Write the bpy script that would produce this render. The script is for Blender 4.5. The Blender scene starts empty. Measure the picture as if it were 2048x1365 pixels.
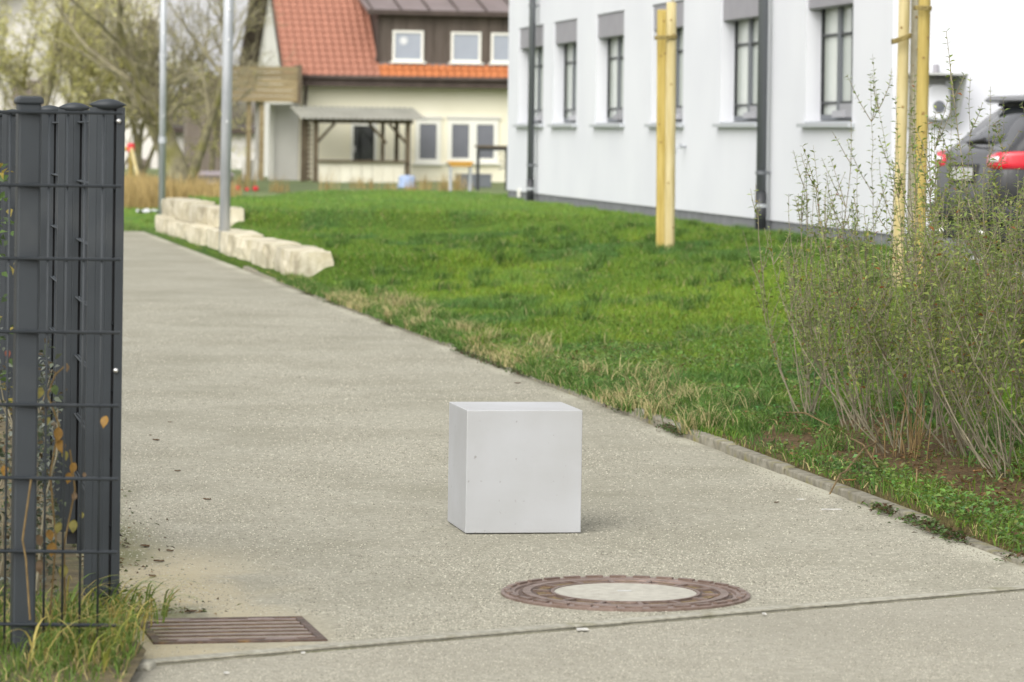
import bpy, math, random
import numpy as np
from mathutils import Vector, Matrix

rng = np.random.default_rng(7)
random.seed(7)
R = math.radians
SC = bpy.context.scene
COL = SC.collection

# ------------------------------------------------------------------ camera, world, sun, exposure
F_PX, CAM_H, HOR, ROLL = 7000.0, 1.459, 268.0, R(0.7)      # focal length in photo pixels, eye height, horizon row, roll
cam_d = bpy.data.cameras.new('camera')
cam = bpy.data.objects.new('camera', cam_d)
COL.objects.link(cam)
cam.location = (0, 0, CAM_H)
cam.rotation_euler = (R(90), -ROLL, 0)
cam_d.sensor_width = 36
cam_d.lens = 36 * F_PX / 2048
cam_d.shift_y = -(682.5 - HOR) / 2048
cam_d.clip_start = 0.1
cam_d.clip_end = 4000
cam_d.dof.use_dof = True
cam_d.dof.focus_distance = 13.4
cam_d.dof.aperture_fstop = 6.3
SC.camera = cam

SUN_EL, SUN_AZ = R(40), R(205)           # azimuth clockwise from +Y: behind the camera, a little to its left
world = bpy.data.worlds.new('World')
SC.world = world
world.use_nodes = True
wn, wl = world.node_tree.nodes, world.node_tree.links
wn.clear()
sky = wn.new('ShaderNodeTexSky')
sky.sky_type = 'NISHITA'
sky.sun_disc = False
sky.sun_elevation = SUN_EL
sky.sun_rotation = SUN_AZ
sky.air_density = 1.0
sky.dust_density = 4.0
hs = wn.new('ShaderNodeHueSaturation')    # an even grey overcast: the sky's blue is taken out
hs.inputs['Saturation'].default_value = 0.16
bg = wn.new('ShaderNodeBackground')
bg.inputs['Strength'].default_value = 0.15
wo = wn.new('ShaderNodeOutputWorld')
wl.new(sky.outputs[0], hs.inputs['Color'])
cl = wn.new('ShaderNodeMix'); cl.data_type = 'RGBA'        # even cloud cover over the clear sky
cl.inputs['Factor'].default_value = 0.55
cl.inputs['B'].default_value = (3.05, 3.02, 3.06, 1)
wl.new(hs.outputs[0], cl.inputs['A'])
wl.new(cl.outputs['Result'], bg.inputs['Color'])
wl.new(bg.outputs[0], wo.inputs['Surface'])

sun_d = bpy.data.lights.new('sun', 'SUN')
sun_d.energy = 0.95
sun_d.angle = R(70)
sun_d.color = (1.0, 0.97, 0.92)
sun = bpy.data.objects.new('sun', sun_d)
COL.objects.link(sun)
sun.location = (0, -5, 20)
sdir = Vector((math.sin(SUN_AZ) * math.cos(SUN_EL), math.cos(SUN_AZ) * math.cos(SUN_EL), math.sin(SUN_EL)))
sun.rotation_euler = sdir.to_track_quat('Z', 'Y').to_euler()

SC.view_settings.view_transform = 'Standard'
SC.view_settings.look = 'None'
SC.view_settings.gamma = 1
SC.view_settings.exposure = 1.2
SC.view_settings.use_curve_mapping = False

# ------------------------------------------------------------------ measuring: a row and column of the photo -> a place
def ray(px, py):
    u, v = px - 1024, HOR - py
    return ((u * math.cos(ROLL) - v * math.sin(ROLL)) / F_PX, (u * math.sin(ROLL) + v * math.cos(ROLL)) / F_PX)
def P(px, py, D):
    a, b = ray(px, py)
    return Vector((a * D, D, CAM_H + b * D))
def G(px, py, z=0.0):
    a, b = ray(px, py)
    D = (z - CAM_H) / b
    return Vector((a * D, D, z))

class Frame:
    """a local frame: x along a facade, y into (or out of) it, z up"""
    def __init__(s, o, ang):
        s.o = Vector(o); s.ang = ang
        s.ex = Vector((math.cos(ang), math.sin(ang), 0)); s.ey = Vector((-math.sin(ang), math.cos(ang), 0))
    def hit(s, px, py, yl=0.0):
        a, b = ray(px, py)
        d = Vector((a, 1, b))
        c = Vector((0, 0, CAM_H))
        t = ((s.o - c).dot(s.ey) + yl) / d.dot(s.ey)
        p = c + d * t - s.o
        return p.dot(s.ex), p.z

# ------------------------------------------------------------------ objects
def tag(o, label=None, cat=None, group=None, kind=None):
    if label: o['label'] = label
    if cat: o['category'] = cat
    if group: o['group'] = group
    if kind: o['kind'] = kind
    return o
def empty(name, loc=(0, 0, 0), rz=0.0, **k):
    o = bpy.data.objects.new(name, None)
    COL.objects.link(o)
    o.location = loc
    o.rotation_euler = (0, 0, rz)
    o.empty_display_size = 0.1
    return tag(o, **k)
def link(name, me, parent=None, loc=None, rot=None, **k):
    o = bpy.data.objects.new(name, me)
    COL.objects.link(o)
    if parent is not None: o.parent = parent
    if loc is not None: o.location = loc
    if rot is not None: o.rotation_euler = rot
    return tag(o, **k)

class MB:
    def __init__(s): s.v = []; s.f = []
    def add(s, vs, fs):
        n = len(s.v)
        s.v += [tuple(p) for p in vs]
        s.f += [tuple(i + n for i in f) for f in fs]
        return s
    def box(s, x0, x1, y0, y1, z0, z1, M=None):
        vs = [Vector(p) for p in ((x0, y0, z0), (x1, y0, z0), (x1, y1, z0), (x0, y1, z0), (x0, y0, z1), (x1, y0, z1), (x1, y1, z1), (x0, y1, z1))]
        if M is not None: vs = [M @ p for p in vs]
        return s.add(vs, [(3, 2, 1, 0), (4, 5, 6, 7), (0, 1, 5, 4), (1, 2, 6, 5), (2, 3, 7, 6), (3, 0, 4, 7)])
    def prism(s, poly, d0, d1, axis=1):
        """a polygon in the two other axes, extruded along axis"""
        n = len(poly)
        def mk(a, b, d): return {0: (d, a, b), 1: (a, d, b), 2: (a, b, d)}[axis]
        vs = [mk(a, b, d0) for a, b in poly] + [mk(a, b, d1) for a, b in poly]
        fs = [tuple(range(n)), tuple(range(2 * n - 1, n - 1, -1))]
        fs += [(i, i + n, (i + 1) % n + n, (i + 1) % n) for i in range(n)]
        return s.add(vs, fs)
    def tube(s, pts, rad, n=8, cap=True):
        pts = [Vector(p) for p in pts]
        if not hasattr(rad, '__len__'): rad = [rad] * len(pts)
        vs, fs = [], []
        up = None
        for i, p in enumerate(pts):
            t = (pts[min(i + 1, len(pts) - 1)] - pts[max(i - 1, 0)])
            if t.length < 1e-9: t = Vector((0, 0, 1))
            t.normalize()
            if up is None:
                up = Vector((1, 0, 0)) if abs(t.x) < 0.8 else Vector((0, 1, 0))
            a = (up - t * up.dot(t)).normalized()
            up = a
            b = t.cross(a)
            for k in range(n):
                w = 2 * math.pi * k / n
                vs.append(p + (a * math.cos(w) + b * math.sin(w)) * rad[i])
        for i in range(len(pts) - 1):
            for k in range(n):
                k2 = (k + 1) % n
                fs.append((i * n + k, i * n + k2, (i + 1) * n + k2, (i + 1) * n + k))
        if cap:
            fs.append(tuple(range(n - 1, -1, -1)))
            fs.append(tuple(range((len(pts) - 1) * n, len(pts) * n)))
        return s.add(vs, fs)
    def lathe(s, prof, n=32, c=(0, 0, 0), close=False):
        vs, fs = [], []
        m = len(prof)
        for r, z in prof:
            for k in range(n):
                w = 2 * math.pi * k / n
                vs.append((c[0] + r * math.cos(w), c[1] + r * math.sin(w), c[2] + z))
        for i in range(m if close else m - 1):
            i2 = (i + 1) % m
            for k in range(n):
                k2 = (k + 1) % n
                fs.append((i * n + k, i * n + k2, i2 * n + k2, i2 * n + k))
        if not close:
            if prof[0][0] > 1e-6: fs.append(tuple(range(n - 1, -1, -1)))
            if prof[-1][0] > 1e-6: fs.append(tuple(range((m - 1) * n, m * n)))
        return s.add(vs, fs)
    def mesh(s, name, mat, smooth=False):
        me = bpy.data.meshes.new(name)
        me.from_pydata(s.v, [], s.f)
        me.materials.append(mat)
        if smooth:
            me.polygons.foreach_set('use_smooth', [True] * len(me.polygons))
        me.update()
        return me
    def build(s, name, mat, parent=None, smooth=False, bevel=0.0, seg=2, auto=None, **k):
        o = link(name, s.mesh(name, mat, smooth), parent, **k)
        if bevel:
            b = o.modifiers.new('bevel', 'BEVEL'); b.width = bevel; b.segments = seg; b.limit_method = 'ANGLE'
        return o

def soup(name, V, T, C, mat, parent=None, **k):
    """triangles from arrays: V (n,3), T (m,3), C (n,3) point colours"""
    me = bpy.data.meshes.new(name)
    n, m = len(V), len(T)
    me.vertices.add(n); me.loops.add(m * 3); me.polygons.add(m)
    me.vertices.foreach_set('co', np.ascontiguousarray(V, dtype=np.float32).ravel())
    me.loops.foreach_set('vertex_index', np.ascontiguousarray(T, dtype=np.int32).ravel())
    me.polygons.foreach_set('loop_start', np.arange(0, m * 3, 3, dtype=np.int32))
    if C is not None:
        at = me.color_attributes.new('tint', 'FLOAT_COLOR', 'POINT')
        at.data.foreach_set('color', np.ascontiguousarray(np.c_[C, np.ones(n)], dtype=np.float32).ravel())
    me.materials.append(mat)
    me.update(calc_edges=True)
    me.validate()
    return link(name, me, parent, **k)

def vnoise(x, y, seed=0):
    x = np.asarray(x, float); y = np.asarray(y, float)
    xi, yi = np.floor(x), np.floor(y)
    fx, fy = x - xi, y - yi
    fx, fy = fx * fx * (3 - 2 * fx), fy * fy * (3 - 2 * fy)
    def h(a, b):
        q = np.sin(a * 127.1 + b * 311.7 + seed * 74.7) * 43758.5453
        return q - np.floor(q)
    return (h(xi, yi) * (1 - fx) + h(xi + 1, yi) * fx) * (1 - fy) + (h(xi, yi + 1) * (1 - fx) + h(xi + 1, yi + 1) * fx) * fy
def fbm(x, y, seed=0, n=3):
    return sum(vnoise(np.asarray(x) * 2 ** i, np.asarray(y) * 2 ** i, seed + i) * 0.5 ** i for i in range(n)) / sum(0.5 ** i for i in range(n))
def sstep(a, b, x):
    t = np.clip((np.asarray(x, float) - a) / (b - a), 0, 1)
    return t * t * (3 - 2 * t)

# ------------------------------------------------------------------ materials
def mat(name, c1, c2=None, rough=0.8, scale=6.0, detail=6.0, bump=0.0, bscale=None, metal=0.0, spec=0.5, c3=None, s3=1.2, rnd=0.0, stretch=None, trans=0.0, coat=0.0, lo=0.35, hi=0.65, c3lo=0.55, c3hi=0.75):
    m = bpy.data.materials.new(name)
    m.use_nodes = True
    n, l = m.node_tree.nodes, m.node_tree.links
    b = n['Principled BSDF']
    b.inputs['Roughness'].default_value = rough
    b.inputs['Metallic'].default_value = metal
    b.inputs['Specular IOR Level'].default_value = spec
    if coat: b.inputs['Coat Weight'].default_value = coat
    if trans: b.inputs['Transmission Weight'].default_value = trans
    tc = n.new('ShaderNodeTexCoord')
    co = tc.outputs['Object']
    if stretch:
        mp = n.new('ShaderNodeMapping'); mp.inputs['Scale'].default_value = stretch
        l.new(co, mp.inputs['Vector']); co = mp.outputs[0]
    out = None
    if c2 is not None:
        nz = n.new('ShaderNodeTexNoise'); nz.inputs['Scale'].default_value = scale; nz.inputs['Detail'].default_value = detail
        l.new(co, nz.inputs['Vector'])
        cr = n.new('ShaderNodeValToRGB')
        cr.color_ramp.elements[0].position = lo; cr.color_ramp.elements[1].position = hi
        cr.color_ramp.elements[0].color = (*c1, 1); cr.color_ramp.elements[1].color = (*c2, 1)
        l.new(nz.outputs['Fac'], cr.inputs['Fac'])
        out = cr.outputs['Color']
        if c3 is not None:
            nz3 = n.new('ShaderNodeTexNoise'); nz3.inputs['Scale'].default_value = s3; nz3.inputs['Detail'].default_value = 5
            l.new(co, nz3.inputs['Vector'])
            r3 = n.new('ShaderNodeMapRange'); r3.inputs['From Min'].default_value = c3lo; r3.inputs['From Max'].default_value = c3hi
            l.new(nz3.outputs['Fac'], r3.inputs['Value'])
            mx = n.new('ShaderNodeMix'); mx.data_type = 'RGBA'
            l.new(r3.outputs[0], mx.inputs['Factor']); l.new(out, mx.inputs['A']); mx.inputs['B'].default_value = (*c3, 1)
            out = mx.outputs['Result']
    if rnd:
        oi = n.new('ShaderNodeObjectInfo')
        mr = n.new('ShaderNodeMapRange'); mr.inputs['To Min'].default_value = 1 - rnd; mr.inputs['To Max'].default_value = 1 + rnd
        l.new(oi.outputs['Random'], mr.inputs['Value'])
        h = n.new('ShaderNodeHueSaturation')
        if out is not None: l.new(out, h.inputs['Color'])
        else: h.inputs['Color'].default_value = (*c1, 1)
        l.new(mr.outputs[0], h.inputs['Value'])
        out = h.outputs['Color']
    if out is not None: l.new(out, b.inputs['Base Color'])
    else: b.inputs['Base Color'].default_value = (*c1, 1)
    if bump:
        nb = n.new('ShaderNodeTexNoise'); nb.inputs['Scale'].default_value = bscale or scale * 3; nb.inputs['Detail'].default_value = 5
        l.new(co, nb.inputs['Vector'])
        bp = n.new('ShaderNodeBump'); bp.inputs['Strength'].default_value = bump; bp.inputs['Distance'].default_value = 0.02
        l.new(nb.outputs['Fac'], bp.inputs['Height']); l.new(bp.outputs[0], b.inputs['Normal'])
    return m

def tint_mat(name, rough=0.6, transl=0.35, spec=0.3):
    m = bpy.data.materials.new(name)
    m.use_nodes = True
    n, l = m.node_tree.nodes, m.node_tree.links
    b = n['Principled BSDF']
    a = n.new('ShaderNodeAttribute'); a.attribute_name = 'tint'
    l.new(a.outputs['Color'], b.inputs['Base Color'])
    b.inputs['Roughness'].default_value = rough
    b.inputs['Specular IOR Level'].default_value = spec
    if transl:
        t = n.new('ShaderNodeBsdfTranslucent'); l.new(a.outputs['Color'], t.inputs['Color'])
        mx = n.new('ShaderNodeMixShader'); mx.inputs[0].default_value = transl
        l.new(b.outputs[0], mx.inputs[1]); l.new(t.outputs[0], mx.inputs[2])
        l.new(mx.outputs[0], n['Material Output'].inputs['Surface'])
    return m

def asphalt_mat(name, base, dark, light, stain, moss=None):
    m = bpy.data.materials.new(name)
    m.use_nodes = True
    n, l = m.node_tree.nodes, m.node_tree.links
    b = n['Principled BSDF']
    b.inputs['Roughness'].default_value = 0.9
    b.inputs['Specular IOR Level'].default_value = 0.25
    tc = n.new('ShaderNodeTexCoord')
    def noise(s, d=4, r=0.6):
        q = n.new('ShaderNodeTexNoise'); q.inputs['Scale'].default_value = s; q.inputs['Detail'].default_value = d; q.inputs['Roughness'].default_value = r
        l.new(tc.outputs['Object'], q.inputs['Vector']); return q.outputs['Fac']
    def ramp(f, e):
        c = n.new('ShaderNodeValToRGB')
        while len(c.color_ramp.elements) < len(e): c.color_ramp.elements.new(0.5)
        for q, (p, col) in zip(c.color_ramp.elements, e): q.position = p; q.color = (*col, 1)
        l.new(f, c.inputs['Fac']); return c.outputs['Color']
    def mix(f, a, bb, mode='MIX'):
        q = n.new('ShaderNodeMix'); q.data_type = 'RGBA'; q.blend_type = mode
        if isinstance(f, float): q.inputs['Factor'].default_value = f
        else: l.new(f, q.inputs['Factor'])
        l.new(a, q.inputs['A'])
        if isinstance(bb, tuple): q.inputs['B'].default_value = (*bb, 1)
        else: l.new(bb, q.inputs['B'])
        return q.outputs['Result']
    vo = n.new('ShaderNodeTexVoronoi'); vo.inputs['Scale'].default_value = 75
    l.new(tc.outputs['Object'], vo.inputs['Vector'])
    sep = n.new('ShaderNodeSeparateColor'); l.new(vo.outputs['Color'], sep.inputs[0])
    grains = ramp(sep.outputs[0], [(0.0, dark), (0.25, base), (0.75, base), (1.0, light)])
    fine = ramp(noise(22, 12, 0.85), [(0.25, dark), (0.5, base), (0.75, light)])
    c = mix(0.6, grains, fine)
    big = n.new('ShaderNodeMapRange'); big.inputs['From Min'].default_value = 0.42; big.inputs['From Max'].default_value = 0.72
    l.new(noise(1.1, 6, 0.65), big.inputs['Value'])
    big.inputs['To Max'].default_value = 0.75
    c = mix(big.outputs[0], c, stain)
    mid = n.new('ShaderNodeMapRange'); mid.inputs['From Min'].default_value = 0.55; mid.inputs['From Max'].default_value = 0.75; mid.inputs['To Max'].default_value = 0.3
    l.new(noise(5, 5, 0.7), mid.inputs['Value'])
    c = mix(mid.outputs[0], c, dark)
    if moss:
        at = n.new('ShaderNodeAttribute'); at.attribute_name = 'tint'
        sp = n.new('ShaderNodeSeparateColor'); l.new(at.outputs['Color'], sp.inputs[0])
        c = mix(sp.outputs[0], c, moss)
        c = mix(sp.outputs[1], c, (0.40, 0.35, 0.235))
        c = mix(sp.outputs[2], c, light)
    l.new(c, b.inputs['Base Color'])
    bp = n.new('ShaderNodeBump'); bp.inputs['Strength'].default_value = 0.6; bp.inputs['Distance'].default_value = 0.006
    l.new(vo.outputs['Distance'], bp.inputs['Height']); l.new(bp.outputs[0], b.inputs['Normal'])
    return m

M = {}
M['path'] = asphalt_mat('path_asphalt', (0.284, 0.271, 0.213), (0.132, 0.123, 0.094), (0.475, 0.46, 0.365), (0.19, 0.182, 0.133), (0.10, 0.105, 0.03))
M['road'] = asphalt_mat('road_asphalt', (0.285, 0.27, 0.216), (0.19, 0.178, 0.138), (0.40, 0.382, 0.31), (0.225, 0.212, 0.165))
M['kerb'] = mat('kerb_concrete', (0.17, 0.155, 0.11), (0.33, 0.31, 0.245), rough=0.9, scale=18, bump=0.8, bscale=120, c3=(0.22, 0.20, 0.06), s3=9, rnd=0.12)
M['strip'] = mat('edge_concrete', (0.25, 0.24, 0.19), (0.37, 0.355, 0.29), rough=0.9, scale=40, bump=0.4, bscale=140, c3=(0.16, 0.15, 0.08), s3=6, rnd=0.1)
M['cube'] = mat('cast_concrete', (0.35, 0.353, 0.35), (0.405, 0.413, 0.424), rough=0.62, scale=3.6, detail=9, bump=0.06, bscale=60, c3=(0.26, 0.258, 0.245), s3=45.0, c3lo=0.66, c3hi=0.74, lo=0.3, hi=0.7)
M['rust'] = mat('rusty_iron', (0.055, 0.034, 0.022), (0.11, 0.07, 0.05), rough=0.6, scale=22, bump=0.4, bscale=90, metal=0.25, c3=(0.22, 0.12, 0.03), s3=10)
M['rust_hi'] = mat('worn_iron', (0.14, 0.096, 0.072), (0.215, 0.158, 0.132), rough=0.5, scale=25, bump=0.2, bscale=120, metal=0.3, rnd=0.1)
M['dirt'] = mat('dirt_brown', (0.10, 0.065, 0.03), (0.2, 0.14, 0.06), rough=0.95, scale=40, bump=0.5)
M['joint'] = mat('mossy_joint', (0.10, 0.095, 0.055), (0.26, 0.245, 0.18), rough=0.95, scale=7, bump=0.5, bscale=60, c3=(0.10, 0.11, 0.03), s3=3)
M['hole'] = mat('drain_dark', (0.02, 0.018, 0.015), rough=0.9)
M['core'] = mat('manhole_concrete', (0.33, 0.315, 0.265), (0.41, 0.395, 0.335), rough=0.9, scale=30, bump=0.3, bscale=150)
M['fence'] = mat('anthracite_coat', (0.024, 0.029, 0.033), (0.031, 0.037, 0.042), rough=0.5, scale=5, spec=0.4, rnd=0.08, c3=(0.05, 0.054, 0.055), s3=3)
M['steel'] = mat('bright_bolt', (0.7, 0.7, 0.68), rough=0.3, metal=0.8)
M['galv'] = mat('galvanised', (0.36, 0.38, 0.40), (0.48, 0.50, 0.52), rough=0.5, scale=9, metal=0.35, stretch=(1, 1, 0.2))
M['lime'] = mat('limestone', (0.42, 0.375, 0.255), (0.58, 0.54, 0.42), rough=0.92, scale=5, detail=9, bump=0.7, bscale=14, c3=(0.22, 0.19, 0.12), s3=3.0, rnd=0.16)
M['white'] = mat('white_render', (0.655, 0.665, 0.70), (0.695, 0.705, 0.735), rough=0.95, scale=0.7, bump=0.15, bscale=90, spec=0.2)
M['plinth'] = mat('grey_plinth', (0.16, 0.165, 0.175), (0.2, 0.205, 0.215), rough=0.9, scale=6)
M['sill'] = mat('sill_metal', (0.46, 0.48, 0.5), rough=0.45, metal=0.2)
M['shut'] = mat('shutter_box', (0.27, 0.26, 0.285), (0.30, 0.29, 0.315), rough=0.55, scale=3)
M['frame'] = mat('window_grey', (0.13, 0.14, 0.155), rough=0.5)
M['dark'] = mat('dark_metal', (0.025, 0.027, 0.03), rough=0.5)
M['curtain'] = mat('curtained_glass', (0.46, 0.50, 0.46), (0.60, 0.63, 0.58), rough=0.15, scale=0.8, spec=0.6, stretch=(4, 4, 0.3))
M['greybox'] = mat('grey_panel', (0.34, 0.34, 0.36), rough=0.6, rnd=0.25)
M['pipe'] = mat('downpipe_grey', (0.125, 0.135, 0.145), (0.15, 0.16, 0.17), rough=0.45, scale=2, metal=0.2, stretch=(1, 1, 0.15))
M['pipe_lo'] = mat('downpipe_black', (0.03, 0.032, 0.035), rough=0.4)
M['wood_y'] = mat('impregnated_wood', (0.36, 0.265, 0.062), (0.48, 0.375, 0.12), rough=0.8, scale=4, detail=8, stretch=(6, 6, 0.6), c3=(0.36, 0.24, 0.05), s3=3.0, bump=0.2, bscale=30, rnd=0.1, c3lo=0.6, c3hi=0.8)
M['wood_p'] = mat('pale_stake_wood', (0.44, 0.355, 0.155), (0.54, 0.46, 0.25), rough=0.8, scale=4, detail=8, stretch=(6, 6, 0.6), c3=(0.42, 0.28, 0.07), s3=3.0, bump=0.2, bscale=30, c3lo=0.6, c3hi=0.8)
M['knot'] = mat('wood_knot', (0.25, 0.16, 0.05), rough=0.8)
M['rope'] = mat('coconut_rope', (0.2, 0.15, 0.05), (0.34, 0.27, 0.1), rough=0.95, scale=60, bump=0.6)
M['ybark'] = mat('young_bark', (0.36, 0.33, 0.24), (0.46, 0.43, 0.33), rough=0.85, scale=12, bump=0.3, stretch=(3, 3, 1))
M['bark'] = mat('tree_bark', (0.12, 0.105, 0.068), (0.26, 0.235, 0.14), rough=0.95, scale=5, bump=0.6, bscale=14, c3=(0.20, 0.19, 0.05), s3=2.0, c3lo=0.45, c3hi=0.7)
M['twig'] = mat('twig_bark', (0.17, 0.15, 0.095), (0.32, 0.29, 0.18), rough=0.95, scale=4)
M['stem'] = mat('shrub_stem', (0.135, 0.12, 0.078), (0.24, 0.21, 0.14), rough=0.85, scale=25, rnd=0.3)
M['drystem'] = mat('dry_stalk', (0.13, 0.085, 0.03), (0.22, 0.15, 0.06), rough=0.9, scale=25, rnd=0.2)
M['leaf'] = tint_mat('leaf_tint', 0.5, 0.42, 0.4)
M['grass'] = tint_mat('grass_tint', 0.6, 0.35, 0.3)
M['stone_bits'] = tint_mat('stone_bits', 0.9, 0.0, 0.2)
M['soil'] = tint_mat('soil_tint', 0.95, 0.0, 0.1)
# soil gets fine relief and grain on its own colours
_n, _l = M['soil'].node_tree.nodes, M['soil'].node_tree.links
_t = _n.new('ShaderNodeTexCoord'); _z = _n.new('ShaderNodeTexNoise'); _z.inputs['Scale'].default_value = 45; _z.inputs['Detail'].default_value = 6
_l.new(_t.outputs['Object'], _z.inputs['Vector'])
_b = _n.new('ShaderNodeBump'); _b.inputs['Strength'].default_value = 1.0; _b.inputs['Distance'].default_value = 0.03
_l.new(_z.outputs['Fac'], _b.inputs['Height']); _l.new(_b.outputs[0], _n['Principled BSDF'].inputs['Normal'])
_h = _n.new('ShaderNodeHueSaturation'); _r = _n.new('ShaderNodeMapRange'); _r.inputs['From Min'].default_value = 0.3; _r.inputs['From Max'].default_value = 0.7; _r.inputs['To Min'].default_value = 0.5; _r.inputs['To Max'].default_value = 1.5
_l.new(_z.outputs['Fac'], _r.inputs['Value']); _l.new(_r.outputs[0], _h.inputs['Value'])
_l.new(_n['Attribute'].outputs['Color'], _h.inputs['Color']); _l.new(_h.outputs[0], _n['Principled BSDF'].inputs['Base Color'])
M['ground'] = mat('far_ground', (0.07, 0.10, 0.03), (0.13, 0.17, 0.05), rough=0.95, scale=0.6, c3=(0.22, 0.18, 0.07), s3=0.12)
M['lot'] = mat('lot_paving', (0.3, 0.3, 0.29), (0.36, 0.36, 0.35), rough=0.9, scale=20)
M['cream'] = mat('cream_render', (0.78, 0.74, 0.58), (0.82, 0.78, 0.63), rough=0.95, scale=0.8, spec=0.2)
M['gable'] = mat('pale_grey_render', (0.58, 0.57, 0.53), (0.64, 0.63, 0.58), rough=0.95, scale=0.8)
M['tile'] = mat('clay_tile', (0.29, 0.122, 0.078), (0.35, 0.158, 0.104), rough=0.75, scale=3, rnd=0.05)
M['tile_o'] = mat('orange_clay_tile', (0.38, 0.12, 0.04), (0.46, 0.165, 0.055), rough=0.75, scale=3, rnd=0.05)
M['brown'] = mat('brown_cladding', (0.075, 0.058, 0.045), (0.10, 0.08, 0.065), rough=0.8, scale=3, rnd=0.18, stretch=(4, 4, 0.5))
M['soffit'] = mat('brown_timber', (0.05, 0.035, 0.028), (0.075, 0.055, 0.045), rough=0.8, scale=3)
M['seam'] = mat('brown_sheet_metal', (0.17, 0.14, 0.135), (0.21, 0.175, 0.17), rough=0.5, scale=1.5, metal=0.2, rnd=0.05)
M['pvc'] = mat('white_pvc', (0.76, 0.75, 0.68), rough=0.5)
M['glass'] = mat('window_glass', (0.12, 0.125, 0.145), (0.19, 0.195, 0.22), rough=0.06, scale=0.5, spec=0.8)
M['glass_b'] = mat('bright_window_glass', (0.28, 0.31, 0.36), (0.36, 0.39, 0.44), rough=0.06, scale=0.7, spec=0.8)
M['glass_d'] = mat('dark_window_glass', (0.02, 0.022, 0.022), (0.06, 0.065, 0.06), rough=0.08, scale=1.2, spec=0.6)
M['plank'] = mat('weathered_plank', (0.20, 0.15, 0.075), (0.31, 0.25, 0.14), rough=0.9, scale=2.5, detail=8, stretch=(0.4, 3, 6), rnd=0.18)
M['post_w'] = mat('dark_timber', (0.085, 0.065, 0.04), (0.14, 0.11, 0.07), rough=0.9, scale=4)
M['corr'] = mat('corrugated_sheet', (0.24, 0.24, 0.20), (0.30, 0.295, 0.25), rough=0.6, scale=1.5)
M['counter'] = mat('cream_board', (0.66, 0.62, 0.50), (0.72, 0.69, 0.57), rough=0.8, scale=2, rnd=0.05)
M['yellow'] = mat('yellow_tabletop', (0.55, 0.30, 0.05), rough=0.5)
M['blue'] = mat('pale_blue_plastic', (0.33, 0.42, 0.62), rough=0.5)
M['blue2'] = mat('blue_plastic', (0.16, 0.24, 0.48), rough=0.5)
M['mauve'] = mat('mauve_sheet', (0.42, 0.36, 0.40), rough=0.6)
M['red'] = mat('red_plastic', (0.62, 0.02, 0.03), rough=0.4)
M['litter'] = mat('white_litter', (0.62, 0.63, 0.63), rough=0.6)
M['scrap'] = mat('grey_paper', (0.38, 0.37, 0.34), (0.55, 0.54, 0.5), rough=0.9, scale=60)
M['pale_wall'] = mat('pale_house_render', (0.58, 0.55, 0.51), (0.66, 0.63, 0.59), rough=0.95, scale=0.5)
M['taupe'] = mat('taupe_shutter', (0.16, 0.13, 0.105), (0.19, 0.16, 0.13), rough=0.8, scale=1)
M['car'] = mat('black_car_paint', (0.017, 0.0175, 0.02), rough=0.3, coat=0.6, spec=0.5)
M['carblk'] = mat('black_trim', (0.02, 0.02, 0.021), rough=0.6)
M['carglass'] = mat('car_glass', (0.02, 0.022, 0.026), rough=0.05, spec=0.9)
M['tail'] = mat('tail_lamp_red', (0.55, 0.01, 0.025), rough=0.12, coat=0.6)
M['tail_w'] = mat('tail_lamp_clear', (0.72, 0.70, 0.70), rough=0.15, coat=0.5)
M['plate'] = mat('number_plate', (0.36, 0.36, 0.35), (0.44, 0.44, 0.42), rough=0.4, scale=20)
M['tyre'] = mat('tyre_rubber', (0.018, 0.018, 0.018), rough=0.85)
M['charger'] = mat('charger_white', (0.78, 0.79, 0.82), rough=0.4)
M['canopy'] = mat('charger_canopy_panel', (0.46, 0.47, 0.45), rough=0.5)

# ------------------------------------------------------------------ the lie of the land
E0, E1 = 3.986, -0.1851                      # path's right edge: X = E0 + E1*Y
L0 = 0.775                                    # slat fence line: X = L0 + E1*Y
def edge(Y): return E0 + E1 * np.asarray(Y, float)
def lawn_z(X, Y):
    X = np.asarray(X, float); Y = np.asarray(Y, float)
    s = X - edge(Y)
    z = 0.045 - 0.03 * (1 - sstep(12.2, 13.2, Y)) + 0.375 * sstep(0, 5.6, s)
    a = sstep(32.2, 34.2, Y) * sstep(0.15, 0.5, s) * 0.25
    b = sstep(41.6, 43.6, Y) * sstep(0.35, 0.62, s) * (0.47 - 0.05 * sstep(2.5, 6, s))
    z = np.maximum(np.maximum(z, a), b)
    z = z + 0.05 * (fbm(X * 0.55, Y * 0.35, 3) - 0.5) * sstep(0.3, 1.2, s) * (1 - sstep(5.0, 5.8, s))
    z = z * (1 - sstep(50.2, 53, Y) * (1 - sstep(0.2, 5.0, s))) - 0.07 * sstep(50.2, 53, Y) * (1 - sstep(0.0, 3.0, s))
    z = z - 0.12 * sstep(3.7, 4.1, X) * sstep(25.5, 27, Y)
    return z * (1 - sstep(60, 67, Y)) - 0.06 * sstep(60, 67, Y)
def on_lawn(px, py):
    lo, hi = 11.0, 66.0
    a, b = ray(px, py)
    best = None
    for D in np.linspace(lo, hi, 1200):
        if CAM_H + b * D <= float(lawn_z(a * D, D)):
            best = D; break
    D = best or hi
    return Vector((a * D, D, float(lawn_z(a * D, D))))

# ground to the horizon
g = MB(); g.add([(-1500, -40, -0.09), (1500, -40, -0.09), (1500, 3000, -0.09), (-1500, 3000, -0.09)], [(0, 1, 2, 3)])
g.build('ground', M['ground'], kind='structure')

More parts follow.
